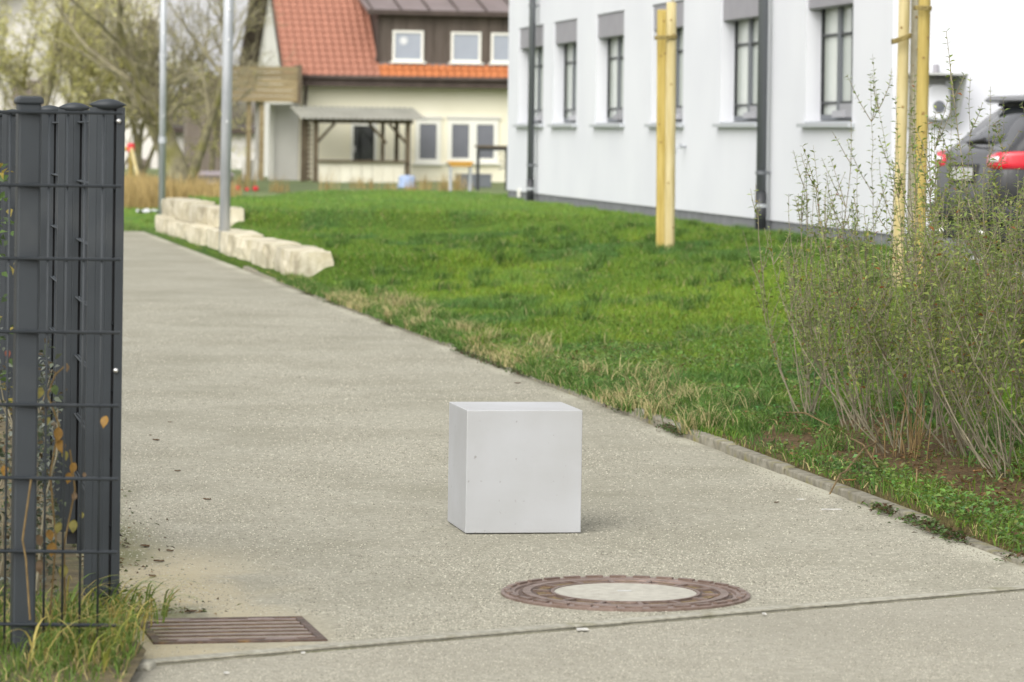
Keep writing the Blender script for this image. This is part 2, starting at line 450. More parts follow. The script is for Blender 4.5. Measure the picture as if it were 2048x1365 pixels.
# road edge line (the flush concrete strip between the road and the path)
S0 = Vector((-0.933, 9.586, 0)); SD = Vector((2.616, 1.794, 0)).normalized(); SN = Vector((-SD.y, SD.x, 0))
def strip_pt(t, off=0.0, z=0.0):
    p = S0 + SD * t + SN * off
    return (p.x, p.y, z)
rd = MB(); rd.add([strip_pt(-3.0, 0.0, -0.006), (-14, 7.5, -0.006), (-14, -8, -0.006), (16, -8, -0.006), (16, 21.2, -0.006), strip_pt(6, 0, -0.006)], [(0, 1, 2, 3, 4, 5)])
rd.build('road', M['road'], kind='structure')

# path: a grid sheet so that moss, sand and the pale washed-out margin can be told by place
def path_sheet():
    Ys = np.concatenate([np.linspace(7.6, 22, 140), np.linspace(22.2, 50, 110)])
    ts = np.linspace(0, 1, 46)
    V, C = [], []
    for Y in Ys:
        xr = float(edge(Y)) + 0.02
        xl = L0 + E1 * Y - 0.12
        if Y > 46.5: xl -= (Y - 46.5) * 4
        for t in ts: V.append((xl + (xr - xl) * t, Y, 0.0))
    V = np.array(V)
    # cut away what lies on the road's side of the strip
    d = (V[:, 0] - S0.x) * SN.x + (V[:, 1] - S0.y) * SN.y
    nx = len(ts); F = []
    for j in range(len(Ys) - 1):
        for i in range(nx - 1):
            q = (j * nx + i, j * nx + i + 1, (j + 1) * nx + i + 1, (j + 1) * nx + i)
            if max(d[k] for k in q) > 0: F.append(q)
    neg = d < 0
    V[neg, 0] -= SN.x * d[neg]; V[neg, 1] -= SN.y * d[neg]
    X, Y = V[:, 0], V[:, 1]
    sl = X - (L0 + E1 * Y); sr = edge(Y) - X
    n1, n2 = fbm(X * 3, Y * 1.2, 11), fbm(X * 5, Y * 2.2, 17)
    moss = np.clip((1 - sstep(0.0, 0.40, sl)) * sstep(9.5, 10.5, Y) * (1 - sstep(14, 19, Y)) * (0.45 + 2.0 * (n1 - 0.35)), 0, 0.92)
    sand = np.clip((1 - sstep(0.2, 0.75, sl)) * (1 - sstep(11.5, 12.6, Y)) * sstep(0.25, 0.5, n2) * 0.95, 0, 0.9)
    pale = np.clip((1 - sstep(0.03, 0.16, sr)) * sstep(0.3, 0.6, n2) * 0.55, 0, 0.5)
    me = bpy.data.meshes.new('path'); me.from_pydata(V.tolist(), [], F); me.materials.append(M['path'])
    at = me.color_attributes.new('tint', 'FLOAT_COLOR', 'POINT')
    at.data.foreach_set('color', np.c_[moss, sand, pale, np.ones(len(V))].astype(np.float32).ravel())
    link('path', me, kind='structure')
path_sheet()

def aggregate():
    """the stones of the surface dressing that stand proud of the paving"""
    n = 420000
    a, b = 8.6 ** -1.0, 30 ** -1.0
    Y = 1 / (a + (b - a) * rng.uniform(0, 1, n))
    X = rng.uniform(-.17, .17, n) * Y
    d = (X - S0.x) * SN.x + (Y - S0.y) * SN.y
    sl = X - (L0 + E1 * Y)
    ok = (X < edge(Y) - .02) & (((d > .08) & (sl > -.05)) | ((d < -.01) & (X > -.93 - .02 * (9.6 - Y))))
    ok &= (np.hypot(X - MC[0], Y - MC[1]) > .40) & ~((X > -1.06) & (X < -.5) & (Y > 9.9) & (Y < 10.55) & (sl > -.05))
    ok &= ~((sl < .55) & (Y < 12.4) & (d > 0) & (rng.uniform(0, 1, n) < .7))
    ok &= rng.uniform(0, 1, n) < .35 + .65 * sstep(.3, .7, fbm(X * 2.5, Y * 1.2, 71))
    X, Y, d = X[ok], Y[ok], d[ok]; n = len(X)
    r = rng.uniform(.0018, .0046, n) * (.75 + .035 * Y) * np.where(d < 0, .8, 1)
    h = r * rng.uniform(.35, .95, n)
    w = rng.uniform(0, 6.28, n)
    z = np.where(d < 0, -.0065, -.0005)
    vs = []
    for k in range(4):
        q = w + k * 1.5708 + rng.normal(0, .25, n); rr = r * rng.uniform(.7, 1.2, n)
        vs.append(np.c_[X + rr * np.cos(q), Y + rr * np.sin(q), z])
    vs.append(np.c_[X + r * rng.normal(0, .2, n), Y + r * rng.normal(0, .2, n), z + h])
    V = np.stack(vs, 1).reshape(-1, 3)
    k = np.arange(n) * 5
    T = np.concatenate([np.c_[k, k + 1, k + 4], np.c_[k + 1, k + 2, k + 4], np.c_[k + 2, k + 3, k + 4], np.c_[k + 3, k, k + 4]])
    t = rng.uniform(0, 1, (n, 1))
    C = np.array([.14, .131, .101]) * (1 - t) + np.array([.47, .447, .36]) * t
    soup('path_aggregate', V, T, np.repeat(C, 5, axis=0), M['stone_bits'], label='fine pale stone grains of the path and road surface', cat='gravel', kind='stuff')
MC = ((G(1001, 1190) + G(1499, 1190)) / 2)[:2]
aggregate()

# strip of edge stones, flush with the path, a hair proud of it
root = empty('edge_strip', S0, math.atan2(SD.y, SD.x), kind='structure')
x = -0.55
while x < 4.4:
    w = 0.98 + random.uniform(-0.02, 0.02)
    MB().box(x, x + w - 0.008, 0.004, 0.060, -0.10, 0.005 + random.uniform(-0.002, 0.002)).build('edge_stone', M['strip'], root, bevel=0.004)
    MB().box(x, x + w, -0.012, 0.003, -0.10, -0.004 + random.uniform(-0.001, 0.001)).build('joint_dirt', M['joint'], root)
    x += w
# side kerb of the verge in the front left corner
root = empty('verge_kerb', (-0.955, 9.50, 0), math.atan2(1, -0.02) + R(172), kind='structure')
for k in range(4):
    MB().box(-0.04, 0.04, -(k + 1) * 0.5 + 0.006, -k * 0.5, -0.1, 0.014 - 0.004 * (k % 2)).build('kerb_stone', M['strip'], root, bevel=0.01)

# kerb along the path's right edge
root = empty('path_kerb', (float(edge(11.2)), 11.2, 0), math.atan2(1, E1), kind='structure')
x = 0.0; k = 0
while x < 26:
    w = 1.0
    top = 0.042 + random.uniform(-0.012, 0.008) - (0.028 if x < 1.6 else 0.0) - (0.02 if x > 6 else 0)
    o = MB().box(0, w - 0.012, -0.065, 0.0, -0.15, 0).build('kerb_stone', M['kerb'], root, bevel=0.008)
    o.location = (x, random.uniform(-0.008, 0.006), top)
    o.rotation_euler = (random.uniform(-0.03, 0.03), random.uniform(-0.008, 0.008), random.uniform(-0.012, 0.012))
    x += w; k += 1

# lawn ground sheet
BED = [G(1610, 860, .08), G(1700, 880, .08), G(1800, 900, .08), G(1900, 930, .08), G(2010, 975, .08), G(1730, 840, .1), G(1880, 880, .1)]
def bed_mask(X, Y):
    m = np.zeros_like(X)
    for i, c in enumerate(BED):
        d = np.sqrt(((X - c.x) / 0.22) ** 2 + ((Y - c.y) / (0.75)) ** 2)
        m = np.maximum(m, 1 - sstep(0.5, 1.25, d + 1.1 * (fbm(X * 6, Y * 3, 40) - 0.5)))
    return m
def colour_lawn(X, Y):
    """base tint of the lawn, by place: bright yellow-green, mid green, bluish green; straw along the kerb"""
    s = X - edge(Y)
    a = fbm(X * 0.7 + 5, Y * 0.22, 21)[:, None]; b = fbm(X * 1.7, Y * 0.7 + 9, 31)[:, None]
    bright, mid, blue = np.array([.155, .24, .026]), np.array([.11, .19, .024]), np.array([.07, .15, .036])
    c = mid + (bright - mid) * sstep(0.42, 0.66, a) + (blue - mid) * (1 - sstep(0.3, 0.48, b)) * 0.9
    far = sstep(36, 52, Y)[:, None]
    c = c * (1 - far * 0.5) + np.array([.17, .29, .075]) * far * 0.5
    return c, s
def lawn_sheet():
    Ys = np.concatenate([np.linspace(10.2, 24, 150), np.linspace(24.3, 68, 120)])
    ss = np.concatenate([[0.05], np.linspace(0.066, 2.2, 55), np.linspace(2.3, 9.5, 40)])
    SS, YY = np.meshgrid(ss, Ys)
    X = (edge(YY) + SS).ravel(); Y = YY.ravel()
    Z = lawn_z(X, Y) + 0.012 * (fbm(X * 9, Y * 7, 77) - 0.5)
    Z[SS.ravel() < 0.06] = -0.08
    c, s = colour_lawn(X, Y)
    soil = np.array([.11, .075, .04])
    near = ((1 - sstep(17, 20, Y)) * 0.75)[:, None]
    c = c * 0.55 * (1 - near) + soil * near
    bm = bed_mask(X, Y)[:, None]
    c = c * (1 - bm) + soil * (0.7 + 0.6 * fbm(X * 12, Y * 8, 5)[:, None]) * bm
    nx = len(ss); T = []
    idx = np.arange(len(Ys) * nx).reshape(len(Ys), nx)
    q = np.stack([idx[:-1, :-1], idx[:-1, 1:], idx[1:, 1:], idx[1:, :-1]], -1).reshape(-1, 4)
    T = np.concatenate([q[:, [0, 1, 2]], q[:, [0, 2, 3]]])
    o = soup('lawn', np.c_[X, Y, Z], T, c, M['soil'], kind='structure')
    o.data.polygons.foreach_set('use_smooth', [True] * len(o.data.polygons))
lawn_sheet()
# far green and verge ground in front of the left fence
vg = MB()
vg.add([(-7, 8.0, 0.02), (-0.93, 7.0, 0.02), (-0.985, 9.6, 0.03), (-1.16, 10.3, 0.02), (-1.30, 11.0, 0.02), (-9.6, 55, 0.02), (-30, 55, 0.02), (-30, 8, 0.02)], [(0, 1, 2, 3, 4, 5, 6, 7)])
vgo = vg.build('verge', mat('verge_soil', (0.07, 0.055, 0.025), (0.14, 0.11, 0.05), rough=0.95, scale=14, bump=0.6, c3=(0.07, 0.09, 0.025), s3=4), kind='structure')
lot = MB(); lot.add([(3.9, 26.5, 0.345), (24, 26.5, 0.345), (24, 36, 0.345), (3.6, 33.8, 0.345)], [(0, 1, 2, 3)])
lot.build('parking_lot', M['lot'], kind='structure')
vl = 1

# ------------------------------------------------------------------ grass
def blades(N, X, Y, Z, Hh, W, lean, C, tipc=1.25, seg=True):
    az = rng.uniform(0, 2 * np.pi, N); fa = rng.uniform(0, 2 * np.pi, N)
    lx, ly = np.cos(az) * lean * Hh, np.sin(az) * lean * Hh
    wx, wy = np.cos(fa) * W / 2, np.sin(fa) * W / 2
    b0 = np.c_[X - wx, Y - wy, Z]; b1 = np.c_[X + wx, Y + wy, Z]
    m0 = np.c_[X - wx * .75 + lx * .3, Y - wy * .75 + ly * .3, Z + Hh * .6]
    m1 = np.c_[X + wx * .75 + lx * .3, Y + wy * .75 + ly * .3, Z + Hh * .6]
    t = np.c_[X + lx, Y + ly, Z + Hh * np.sqrt(np.clip(1 - (lean * .55) ** 2, 0.15, 1))]
    i = np.arange(N)
    if seg:
        V = np.stack([b0, b1, m0, m1, t], 1).reshape(-1, 3)
        k = i * 5
        T = np.concatenate([np.c_[k, k + 1, k + 3], np.c_[k, k + 3, k + 2], np.c_[k + 2, k + 3, k + 4]])
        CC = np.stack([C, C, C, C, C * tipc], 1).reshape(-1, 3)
    else:
        V = np.stack([b0, b1, t], 1).reshape(-1, 3)
        k = i * 3
        T = np.c_[k, k + 1, k + 2]
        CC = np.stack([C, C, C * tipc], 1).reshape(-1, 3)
    return V, T, CC
def join(parts):
    V, T, C, n = [], [], [], 0
    for v, t, c in parts:
        V.append(v); T.append(t + n); C.append(c); n += len(v)
    return np.concatenate(V), np.concatenate(T), np.concatenate(C)
def in_view(X, Y, Z, m=1.1):
    return (X / Y > -0.155 - m / Y) & (X / Y < 0.155 + m / Y)

def lawn_grass():
    N = 900000
    u = rng.uniform(0, 1, N)
    a, b = 11.3 ** -0.35, 67 ** -0.35
    Y = (a + (b - a) * u) ** (-1 / 0.35)
    s = rng.uniform(0.045, 8.2, N) ** 1.0
    X = edge(Y) + s
    ok = in_view(X, Y, 0) & ~((X > 8.882 - 0.1585 * Y - 0.05) & (Y > 33.0) & (Y < 57)) & ~((X > 3.4) & (Y > 33.3)) & ~((X > 4.1) & (Y > 27.5)) & (s < 6.6 + (Y < 33) * 3)
    inwall = ((s > 0.05) & (s < 0.56) & (Y > 33.3) & (Y < 50.5)) | ((s > 0.1) & (s < 0.70) & (Y > 42.7) & (Y < 51))
    ok &= ~inwall
    X, Y, s = X[ok], Y[ok], s[ok]
    c, _ = colour_lawn(X, Y)
    bm = bed_mask(X, Y)
    thin = np.where((Y < 16.5) & (s < 1.6), 0.28, 1.0) * (1 - 0.93 * bm)
    ok = rng.uniform(0, 1, len(X)) < thin
    X, Y, s, c = X[ok], Y[ok], s[ok], c[ok]
    N = len(X)
    tuft = fbm(X * 2.6, Y * 1.3, 55)
    H = (0.030 + 0.036 * sstep(0.35, 0.75, tuft)) * rng.uniform(0.55, 1.35, N)
    straw = np.clip((1 - sstep(0.10, 0.5, s)) * sstep(0.50, 0.68, fbm(X * 1.5, Y * 0.45, 66)) * sstep(16.5, 18.5, Y) * (1 - sstep(30, 33, Y) * .4), 0, 1)
    straw = np.maximum(straw, (1 - sstep(0.05, 0.2, s)) * 0.25)
    straw = np.maximum(straw * .8, 0.05)
    st = rng.uniform(0, 1, N) < straw * 0.9
    c = c * rng.uniform(0.62, 1.45, (N, 1))
    c = c * (1 + 0.18 * rng.standard_normal((N, 1)) * np.array([[1, .2, .3]]))
    c[st] = np.array([.43, .35, .165]) * rng.uniform(0.6, 1.25, (st.sum(), 1))
    H = H * np.where(straw > .4, 1.6, 1.0)
    W = 0.0026 + 0.00020 * Y
    lean = rng.uniform(0.1, 1.1, N)
    lean[st] = rng.uniform(0.7, 1.6, st.sum())
    Z = lawn_z(X, Y) - 0.004
    near = Y < 26
    p = [blades(near.sum(), X[near], Y[near], Z[near], H[near], W[near], lean[near], c[near])]
    f = ~near
    p.append(blades(f.sum(), X[f], Y[f], Z[f], H[f] * 1.05, W[f] * 1.15, lean[f], c[f], seg=False))
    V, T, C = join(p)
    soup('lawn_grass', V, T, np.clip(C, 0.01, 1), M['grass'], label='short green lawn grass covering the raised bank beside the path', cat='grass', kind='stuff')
lawn_grass()

def tufts():
    """long arching grass in clumps: along the kerb, and taller coarse tufts in the near lawn"""
    parts = []
    spots = []
    for _ in range(55):
        Y = rng.uniform(15.5, 33); spots.append((float(edge(Y)) + rng.uniform(0.08, 0.5), Y, rng.uniform(.07, .12), float(rng.uniform(.3, .9) * sstep(.42, .58, vnoise(Y * .45, 2.0, 5)) + .06) if Y > 18.2 else .1))
    for px, py, h, st in [(1290, 800, .16, .6), (1250, 770, .14, .55), (1340, 830, .14, .4), (1390, 815, .13, .25), (1240, 815, .13, .6), (1460, 830, .16, .25), (1420, 860, .15, .5), (1520, 820, .15, .2), (1080, 700, .15, .8), (850, 640, .13, .9), (980, 690, .14, .9), (930, 670, .13, .9), (800, 625, .16, .95), (780, 640, .14, .9), (830, 655, .12, .9), (1180, 760, .14, .6), (1320, 770, .15, .5), (1300, 830, .13, .7), (1370, 860, .13, .5)]:
        p = on_lawn(px, py); spots.append((p.x, p.y, h, st))
    for _ in range(240):
        Y = rng.uniform(18.2, 33.5); spots.append((float(edge(Y)) + rng.uniform(0.0, 0.12), Y, rng.uniform(.04, .08), rng.uniform(.1, .9) * float(sstep(.42, .58, vnoise(Y * .45, 2.0, 5))) + .08))
    for _ in range(260):
        Y = rng.uniform(14, 40); s = rng.uniform(0.8, 5.5); X = float(edge(Y)) + s
        if abs(X / Y) < .16: spots.append((X, Y, rng.uniform(.08, .13), 0.04))
    for X, Y, h, st in spots:
        n = int(70 + 60 * rng.uniform())
        r = np.abs(rng.normal(0, 0.07, n)); a = rng.uniform(0, 6.28, n)
        x, y = X + r * np.cos(a), Y + r * np.sin(a) * 1.6
        k = x > edge(y) - 0.035
        x, y = x[k], y[k]; n = len(x)
        if n < 3: continue
        c = np.array([.085, .16, .03]) * rng.uniform(0.6, 1.5, (n, 1))
        dry = rng.uniform(0, 1, n) < st
        c[dry] = np.array([.45, .39, .19]) * rng.uniform(0.6, 1.25, (dry.sum(), 1))
        parts.append(blades(n, x, y, np.where(x < edge(y) + .07, .03, lawn_z(x, y)) - .004, h * rng.uniform(.5, 1.25, n), np.full(n, 0.003 + 0.00012 * Y), rng.uniform(.3, 1.5, n), c))
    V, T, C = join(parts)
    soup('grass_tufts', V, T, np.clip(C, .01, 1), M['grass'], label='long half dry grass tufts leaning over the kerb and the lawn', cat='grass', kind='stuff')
tufts()

def leaf_tris(P0, D, U, L, W, C, fold=0.25):
    """n leaves: base P0, direction D (unit), normal U, length L, width W -> 4 triangles each"""
    S = np.cross(D, U); S /= np.maximum(np.linalg.norm(S, axis=1, keepdims=True), 1e-6)
    N = np.cross(S, D)
    L, W = L[:, None], W[:, None]
    mid = P0 + D * L * .48
    v = np.stack([P0, mid + S * W * .5 + N * W * fold, mid, mid - S * W * .5 + N * W * fold, P0 + D * L - N * L * .12], 1).reshape(-1, 3)
    k = np.arange(len(P0)) * 5
    T = np.concatenate([np.c_[k, k + 2, k + 1], np.c_[k, k + 3, k + 2], np.c_[k + 2, k + 4, k + 1], np.c_[k + 2, k + 3, k + 4]])
    return v, T, np.repeat(C, 5, axis=0)

def ground_weeds():
    N = 30000
    Y = 11.2 + 12.5 * rng.uniform(0, 1, N) ** 1.35
    s = rng.uniform(0.06, 3.8, N)
    X = edge(Y) + s
    d = fbm(X * 3.2, Y * 1.9, 91)
    bm = bed_mask(X, Y)
    w = sstep(0.42, 0.6, d) * (1 - 0.7 * bm)
    w = np.where((Y < 15.8) & (s < 1.3), np.maximum(w, 0.42 * (1 - .8 * bm)), w)
    ok = (rng.uniform(0, 1, N) < w) & in_view(X, Y, 0, .6)
    X, Y = X[ok], Y[ok]; N = len(X)
    k = 4
    X, Y = np.repeat(X, k), np.repeat(Y, k)
    n = len(X)
    X = X + rng.normal(0, .012, n); Y = Y + rng.normal(0, .02, n)
    Z = lawn_z(X, Y) + rng.uniform(0.004, 0.05, n)
    az = rng.uniform(0, 6.28, n); el = rng.uniform(-.2, .7, n)
    D = np.c_[np.cos(az) * np.cos(el), np.sin(az) * np.cos(el), np.sin(el)]
    U = np.tile([0, 0, 1.], (n, 1)) + rng.normal(0, .3, (n, 3))
    C = np.array([.125, .21, .05]) * rng.uniform(.6, 1.6, (n, 1)) * (1 + .15 * rng.standard_normal((n, 3)))
    pal = rng.uniform(0, 1, n) < .12
    C[pal] = np.array([.19, .26, .06]) * rng.uniform(.7, 1.2, (pal.sum(), 1))
    bro = rng.uniform(0, 1, n) < np.where(bed_mask(X, Y) > .3, .5, .08)
    C[bro] = np.array([.17, .10, .04]) * rng.uniform(.45, 1.4, (bro.sum(), 1))
    V, T, CC = leaf_tris(np.c_[X, Y, Z], D, U, rng.uniform(.014, .036, n), rng.uniform(.010, .020, n), np.clip(C, .01, 1))
    soup('ground_weeds', V, T, CC, M['leaf'], label='low clover and weeds covering the soil behind the kerb', cat='weeds', kind='stuff')
ground_weeds()

def kerb_weeds():
    """small weeds and rotting leaves in the joint between path and kerb"""
    parts = []
    n = 11000
    Y = 11.6 + 20 * rng.uniform(0, 1, n) ** 1.7
    w = sstep(.45, .62, fbm(Y * 1.7, Y * 0 + 3, 12))
    ok = rng.uniform(0, 1, n) < w
    Y = Y[ok]; n = len(Y)
    X = edge(Y) - np.abs(rng.normal(0, .035, n)) + .01
    Z = rng.uniform(.004, .035, n)
    az = rng.uniform(0, 6.28, n); el = rng.uniform(-.1, .8, n)
    D = np.c_[np.cos(az) * np.cos(el), np.sin(az) * np.cos(el), np.sin(el)]
    C = np.array([.08, .14, .035]) * rng.uniform(.5, 1.5, (n, 1))
    br = rng.uniform(0, 1, n) < .4
    C[br] = np.array([.10, .06, .03]) * rng.uniform(.5, 1.3, (br.sum(), 1))
    V, T, CC = leaf_tris(np.c_[X, Y, Z], D, np.tile([0, 0, 1.], (n, 1)) + rng.normal(0, .3, (n, 3)), rng.uniform(.012, .034, n), rng.uniform(.006, .016, n), C)
    soup('kerb_weeds', V, T, CC, M['leaf'], label='small weeds and brown litter in the joint along the kerb', cat='weeds', kind='stuff')
kerb_weeds()

def fence_litter():
    """rotting leaves, moss cushions and crumbs washed against the foot of the fence"""
    n = 1500
    Y = 10.5 + 4.5 * rng.uniform(0, 1, n) ** 1.6
    X = L0 + E1 * Y + np.abs(rng.normal(0, .14, n)) - .05
    ok = rng.uniform(0, 1, n) < sstep(.35, .6, fbm(X * 6, Y * 3, 13))
    X, Y = X[ok], Y[ok]; n = len(X)
    az = rng.uniform(0, 6.28, n); el = rng.uniform(-.1, .5, n)
    D = np.c_[np.cos(az) * np.cos(el), np.sin(az) * np.cos(el), np.sin(el)]
    C = np.array([[.10, .065, .035], [.06, .045, .025], [.10, .12, .03], [.20, .13, .05], [.08, .10, .03]])[rng.integers(0, 5, n)] * rng.uniform(.6, 1.3, (n, 1))
    V, T, CC = leaf_tris(np.c_[X, Y, rng.uniform(.002, .014, n)], D, np.tile([0, 0, 1.], (n, 1)) + rng.normal(0, .3, (n, 3)), rng.uniform(.008, .028, n), rng.uniform(.006, .016, n), C)
    soup('fence_litter', V, T, CC, M['leaf'], label='rotting leaf litter and moss at the foot of the slat fence', cat='leaf litter', kind='stuff')
fence_litter()

def verge_grass():
    parts = []
    n = 11000
    Y = rng.uniform(7.9, 10.5, n); X = rng.uniform(-2.0, -0.9, n)
    lim = -0.985 - 0.13 * np.clip(Y - 9.3, 0, 9) + 0.05 * (fbm(Y * 4, Y * 0, 9) - .5)
    ok = (X < lim) & (rng.uniform(0, 1, n) < 0.4 + 0.6 * (Y < 10.0))
    X, Y = X[ok], Y[ok]; n = len(X)
    c = np.array([.115, .185, .035]) * rng.uniform(.6, 1.4, (n, 1))
    dry = rng.uniform(0, 1, n) < .28
    c[dry] = np.array([.42, .35, .15]) * rng.uniform(.6, 1.2, (dry.sum(), 1))
    low = 0.45 + 0.55 * sstep(9.0, 9.9, Y)
    parts.append(blades(n, X, Y, np.full(n, .015), rng.uniform(.04, .12, n) * low * (.6 + .8 * fbm(X * 5, Y * 5, 44)), np.full(n, .0055), rng.uniform(.2, 1.3, n), c))
    # long arching blades at the foot of the fence end
    V, T, C = join(parts)
    mb = []
    for k in range(260):
        x0, y0 = rng.uniform(-1.30, -1.0), rng.uniform(9.2, 10.4)
        h = rng.uniform(.07, .20); L = h * rng.uniform(.6, 1.7)
        az = rng.normal(-0.35, 1.1)
        dx, dy = math.cos(az), math.sin(az)
        w = rng.uniform(.004, .008)
        px = []
        for t in np.linspace(0, 1, 7):
            px.append((x0 + dx * L * t * t * .9 + dx * L * .15 * t, y0 + dy * L * t * t * .9, .02 + h * (1.9 * t - 1.25 * t * t)))
        px = np.array(px)
        nn = np.array([-dy, dx, 0]) * w / 2
        ww = np.array([1, 1, .95, .85, .7, .45, .05])[:, None]
        v = np.concatenate([px - nn * ww, px + nn * ww])
        t = []
        for i in range(6): t += [(i, i + 7, i + 8), (i, i + 8, i + 1)]
        col = np.array([.13, .20, .04]) if rng.uniform() < .5 else (np.array([.40, .33, .10]) if rng.uniform() < .6 else np.array([.24, .26, .05]))
        mb.append((v, np.array(t), np.tile(col * rng.uniform(.7, 1.3), (14, 1))))
    a, b, c2 = join([(V, T, C)] + mb)
    soup('verge_grass', a, b, np.clip(c2, .01, 1), M['grass'], label='long arching grass at the foot of the anthracite fence', cat='grass', kind='stuff')
verge_grass()

def far_grass():
    """grass between path end and the ochre reeds"""
    n = 30000
    X, Y = rng.uniform(-11, -4, n), rng.uniform(49.9, 72, n)
    ok = (X / Y > -.16) & (X < edge(Y) + .1)
    X, Y = X[ok], Y[ok]; n = len(X)
    c = np.array([.12, .18, .045]) * rng.uniform(.6, 1.4, (n, 1))
    V, T, C = blades(n, X, Y, np.full(n, .0) - .07, rng.uniform(.08, .16, n), np.full(n, .02), rng.uniform(.2, 1, n), c, seg=False)
    soup('meadow_grass', V, T, C, M['grass'], label='green grass beyond the far end of the path', cat='grass', kind='stuff')
    # ochre dry reeds
    cl = []
    for _ in range(230):
        Y = rng.uniform(66, 82); px = rng.choice([rng.uniform(225, 470), rng.uniform(225, 330)])
        cl.append((ray(px, 300)[0] * Y, Y, rng.uniform(.35, .62)))
    for _ in range(15):
        Y = rng.uniform(86, 96); px = rng.uniform(460, 1000)
        cl.append((ray(px, 300)[0] * Y, Y, rng.uniform(.3, .6)))
    parts = []
    for x, y, h in cl:
        n = 26
        c = np.array([.42, .31, .13]) * rng.uniform(.6, 1.25, (n, 1))
        parts.append(blades(n, x + rng.normal(0, .12, n), y + rng.normal(0, .12, n), np.full(n, -.08), h * rng.uniform(.5, 1.15, n), np.full(n, .022), rng.uniform(.05, .4, n), c))
    V, T, C = join(parts)
    soup('dry_reeds', V, T, C, M['grass'], label='ochre dry reeds standing behind the stone wall and playground', cat='reeds', kind='stuff')
far_grass()

# ------------------------------------------------------------------ concrete cube
c0 = G(930.5, 1069.6); c1 = G(1158.4, 1065.9)
yaw = R(10.4)
wd = (c1 - c0).length
cb = MB().box(0, wd, 0, 0.40, 0.004, 0.452).build('concrete_cube', M['cube'], bevel=0.0035, seg=3, loc=(c0.x, c0.y, 0), rot=(0, R(0.15), yaw),
     label='smooth light grey concrete cube standing alone on the path', cat='cube')

# ------------------------------------------------------------------ manhole
mc = (G(1001, 1190) + G(1499, 1190)) / 2
r0 = 0.396
root = empty('manhole', (mc.x, mc.y, 0.0), R(8), label='round rusty manhole with a concrete centre set in the path', cat='manhole')
MB().lathe([(0.30, -0.05), (r0, -0.05), (r0, 0.007), (r0 - .004, 0.009), (0.352, 0.009), (0.350, 0.002), (0.30, 0.002)], 72, close=True).build('frame', M['rust_hi'], root)
MB().lathe([(0.232, -0.04), (0.340, -0.04), (0.340, 0.0045), (0.232, 0.0045)], 72, close=True).build('cover_plate', M['rust'], root)
MB().lathe([(0.300, 0.003), (0.328, 0.003), (0.327, 0.0105), (0.302, 0.0105)], 72, close=True).build('cover_rim', M['rust_hi'], root)
MB().lathe([(0.0, -0.03), (0.226, -0.03), (0.226, 0.008), (0.0, 0.0095)], 64).build('concrete_core', M['core'], root)
MB().lathe([(0.2265, 0.0), (0.238, 0.0), (0.237, 0.0105), (0.2275, 0.0105)], 64, close=True).build('core_ring', M['rust_hi'], root)
lug = MB().box(-.027, .027, -.009, .009, 0, 0.0065).mesh('lug', M['rust_hi'])
for k in range(30):
    a = 2 * math.pi * k / 30
    link('lug', lug, root, (0.374 * math.cos(a), 0.374 * math.sin(a), 0.0085), (0, 0, a + math.pi / 2))
rib = MB().box(-.026, .026, -.007, .007, 0, 0.006).mesh('rib', M['rust_hi'])
for k in range(14):
    a = 2 * math.pi * (k + .5) / 14
    link('rib', rib, root, (0.268 * math.cos(a), 0.268 * math.sin(a), 0.004), (0, 0, a))
slot = MB().box(-.03, .03, -.013, .013, 0, 0.0022).mesh('slot', M['dirt'])
for k in range(14):
    a = 2 * math.pi * k / 14
    link('slot', slot, root, (0.269 * math.cos(a), 0.269 * math.sin(a), 0.0042), (0, 0, a + math.pi / 2))
MB().box(-.022, .022, -.007, .007, 0, .003).build('pick_point', M['plate'], root, loc=(0.0, 0.02, 0.0085))

# ------------------------------------------------------------------ drain grate
gr = G(656, 1283); gw = 0.5; gd = 0.49
ang = math.atan2(10.018 - 9.923, -0.509 + 0.95)
root = empty('drain_grate', (gr.x, gr.y, 0), ang, label='rusty slotted drain grate in the front left corner of the path', cat='drain')
MB().box(-gw, 0, 0, gd, -0.10, -0.062).build('pit', M['hole'], root)
for a in ((-gw, 0, 0, .028), (-gw, 0, gd - .028, gd), (-.026, 0, .028, gd - .028), (-gw, -gw + .026, .028, gd - .028)):
    MB().box(a[0], a[1], a[2], a[3], -0.05, 0.006).build('frame_bar', M['rust'], root, bevel=.003)
for k in range(6):
    y = 0.055 + k * 0.073
    MB().box(-gw + .026, -.026, y, y + .030, -0.06, 0.002).build('grate_bar', M['rust'], root)  # sides in the darker iron: their weaker light is put into the colour
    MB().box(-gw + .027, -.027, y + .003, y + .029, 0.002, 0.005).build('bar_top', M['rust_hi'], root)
for xx in (-.13, -.38):
    for y0 in (.028, gd - .062):
        MB().prism([(xx - .05, y0), (xx + .05, y0), (xx + .035, y0 + .034), (xx - .035, y0 + .034)], -.02, .0055, 2).build('grate_bridge', M['rust_hi'], root)

# ------------------------------------------------------------------ fences
# near panel of double-rod mesh, facing the camera
YF = 9.5
root = empty('mesh_fence', (-1.4, YF, 0), label='anthracite double rod mesh fence panel with a square post at the left edge', cat='fence')
def loc_f(px, py, D=YF): p = P(px, py, D); return Vector((p.x + 1.4, p.y - YF, p.z))
xr = loc_f(243, 372).x
zt, zb = P(150, 226, YF).z, P(150, 1104, YF).z
dz = (zt - zb) / 6
for k in range(8):
    z = zt - dz * k
    m = MB()
    for dy in (-.008, .008): m.tube([(-1.6, dy, z), (xr, dy, z)], .0042, 8)
    m.build('rod', M['fence'], root, smooth=True)
xs = [loc_f(p, 1150).x for p in (196, 160, 125, 88, 10, -27)]
xs += [xs[-1] - .05 * i for i in range(1, 8)]
for x in xs:
    MB().tube([(x, 0, .02), (x, 0, zt + .004)], .0032, 8).build('upright_rod', M['fence'], root, smooth=True)
pc = loc_f(46, 700)
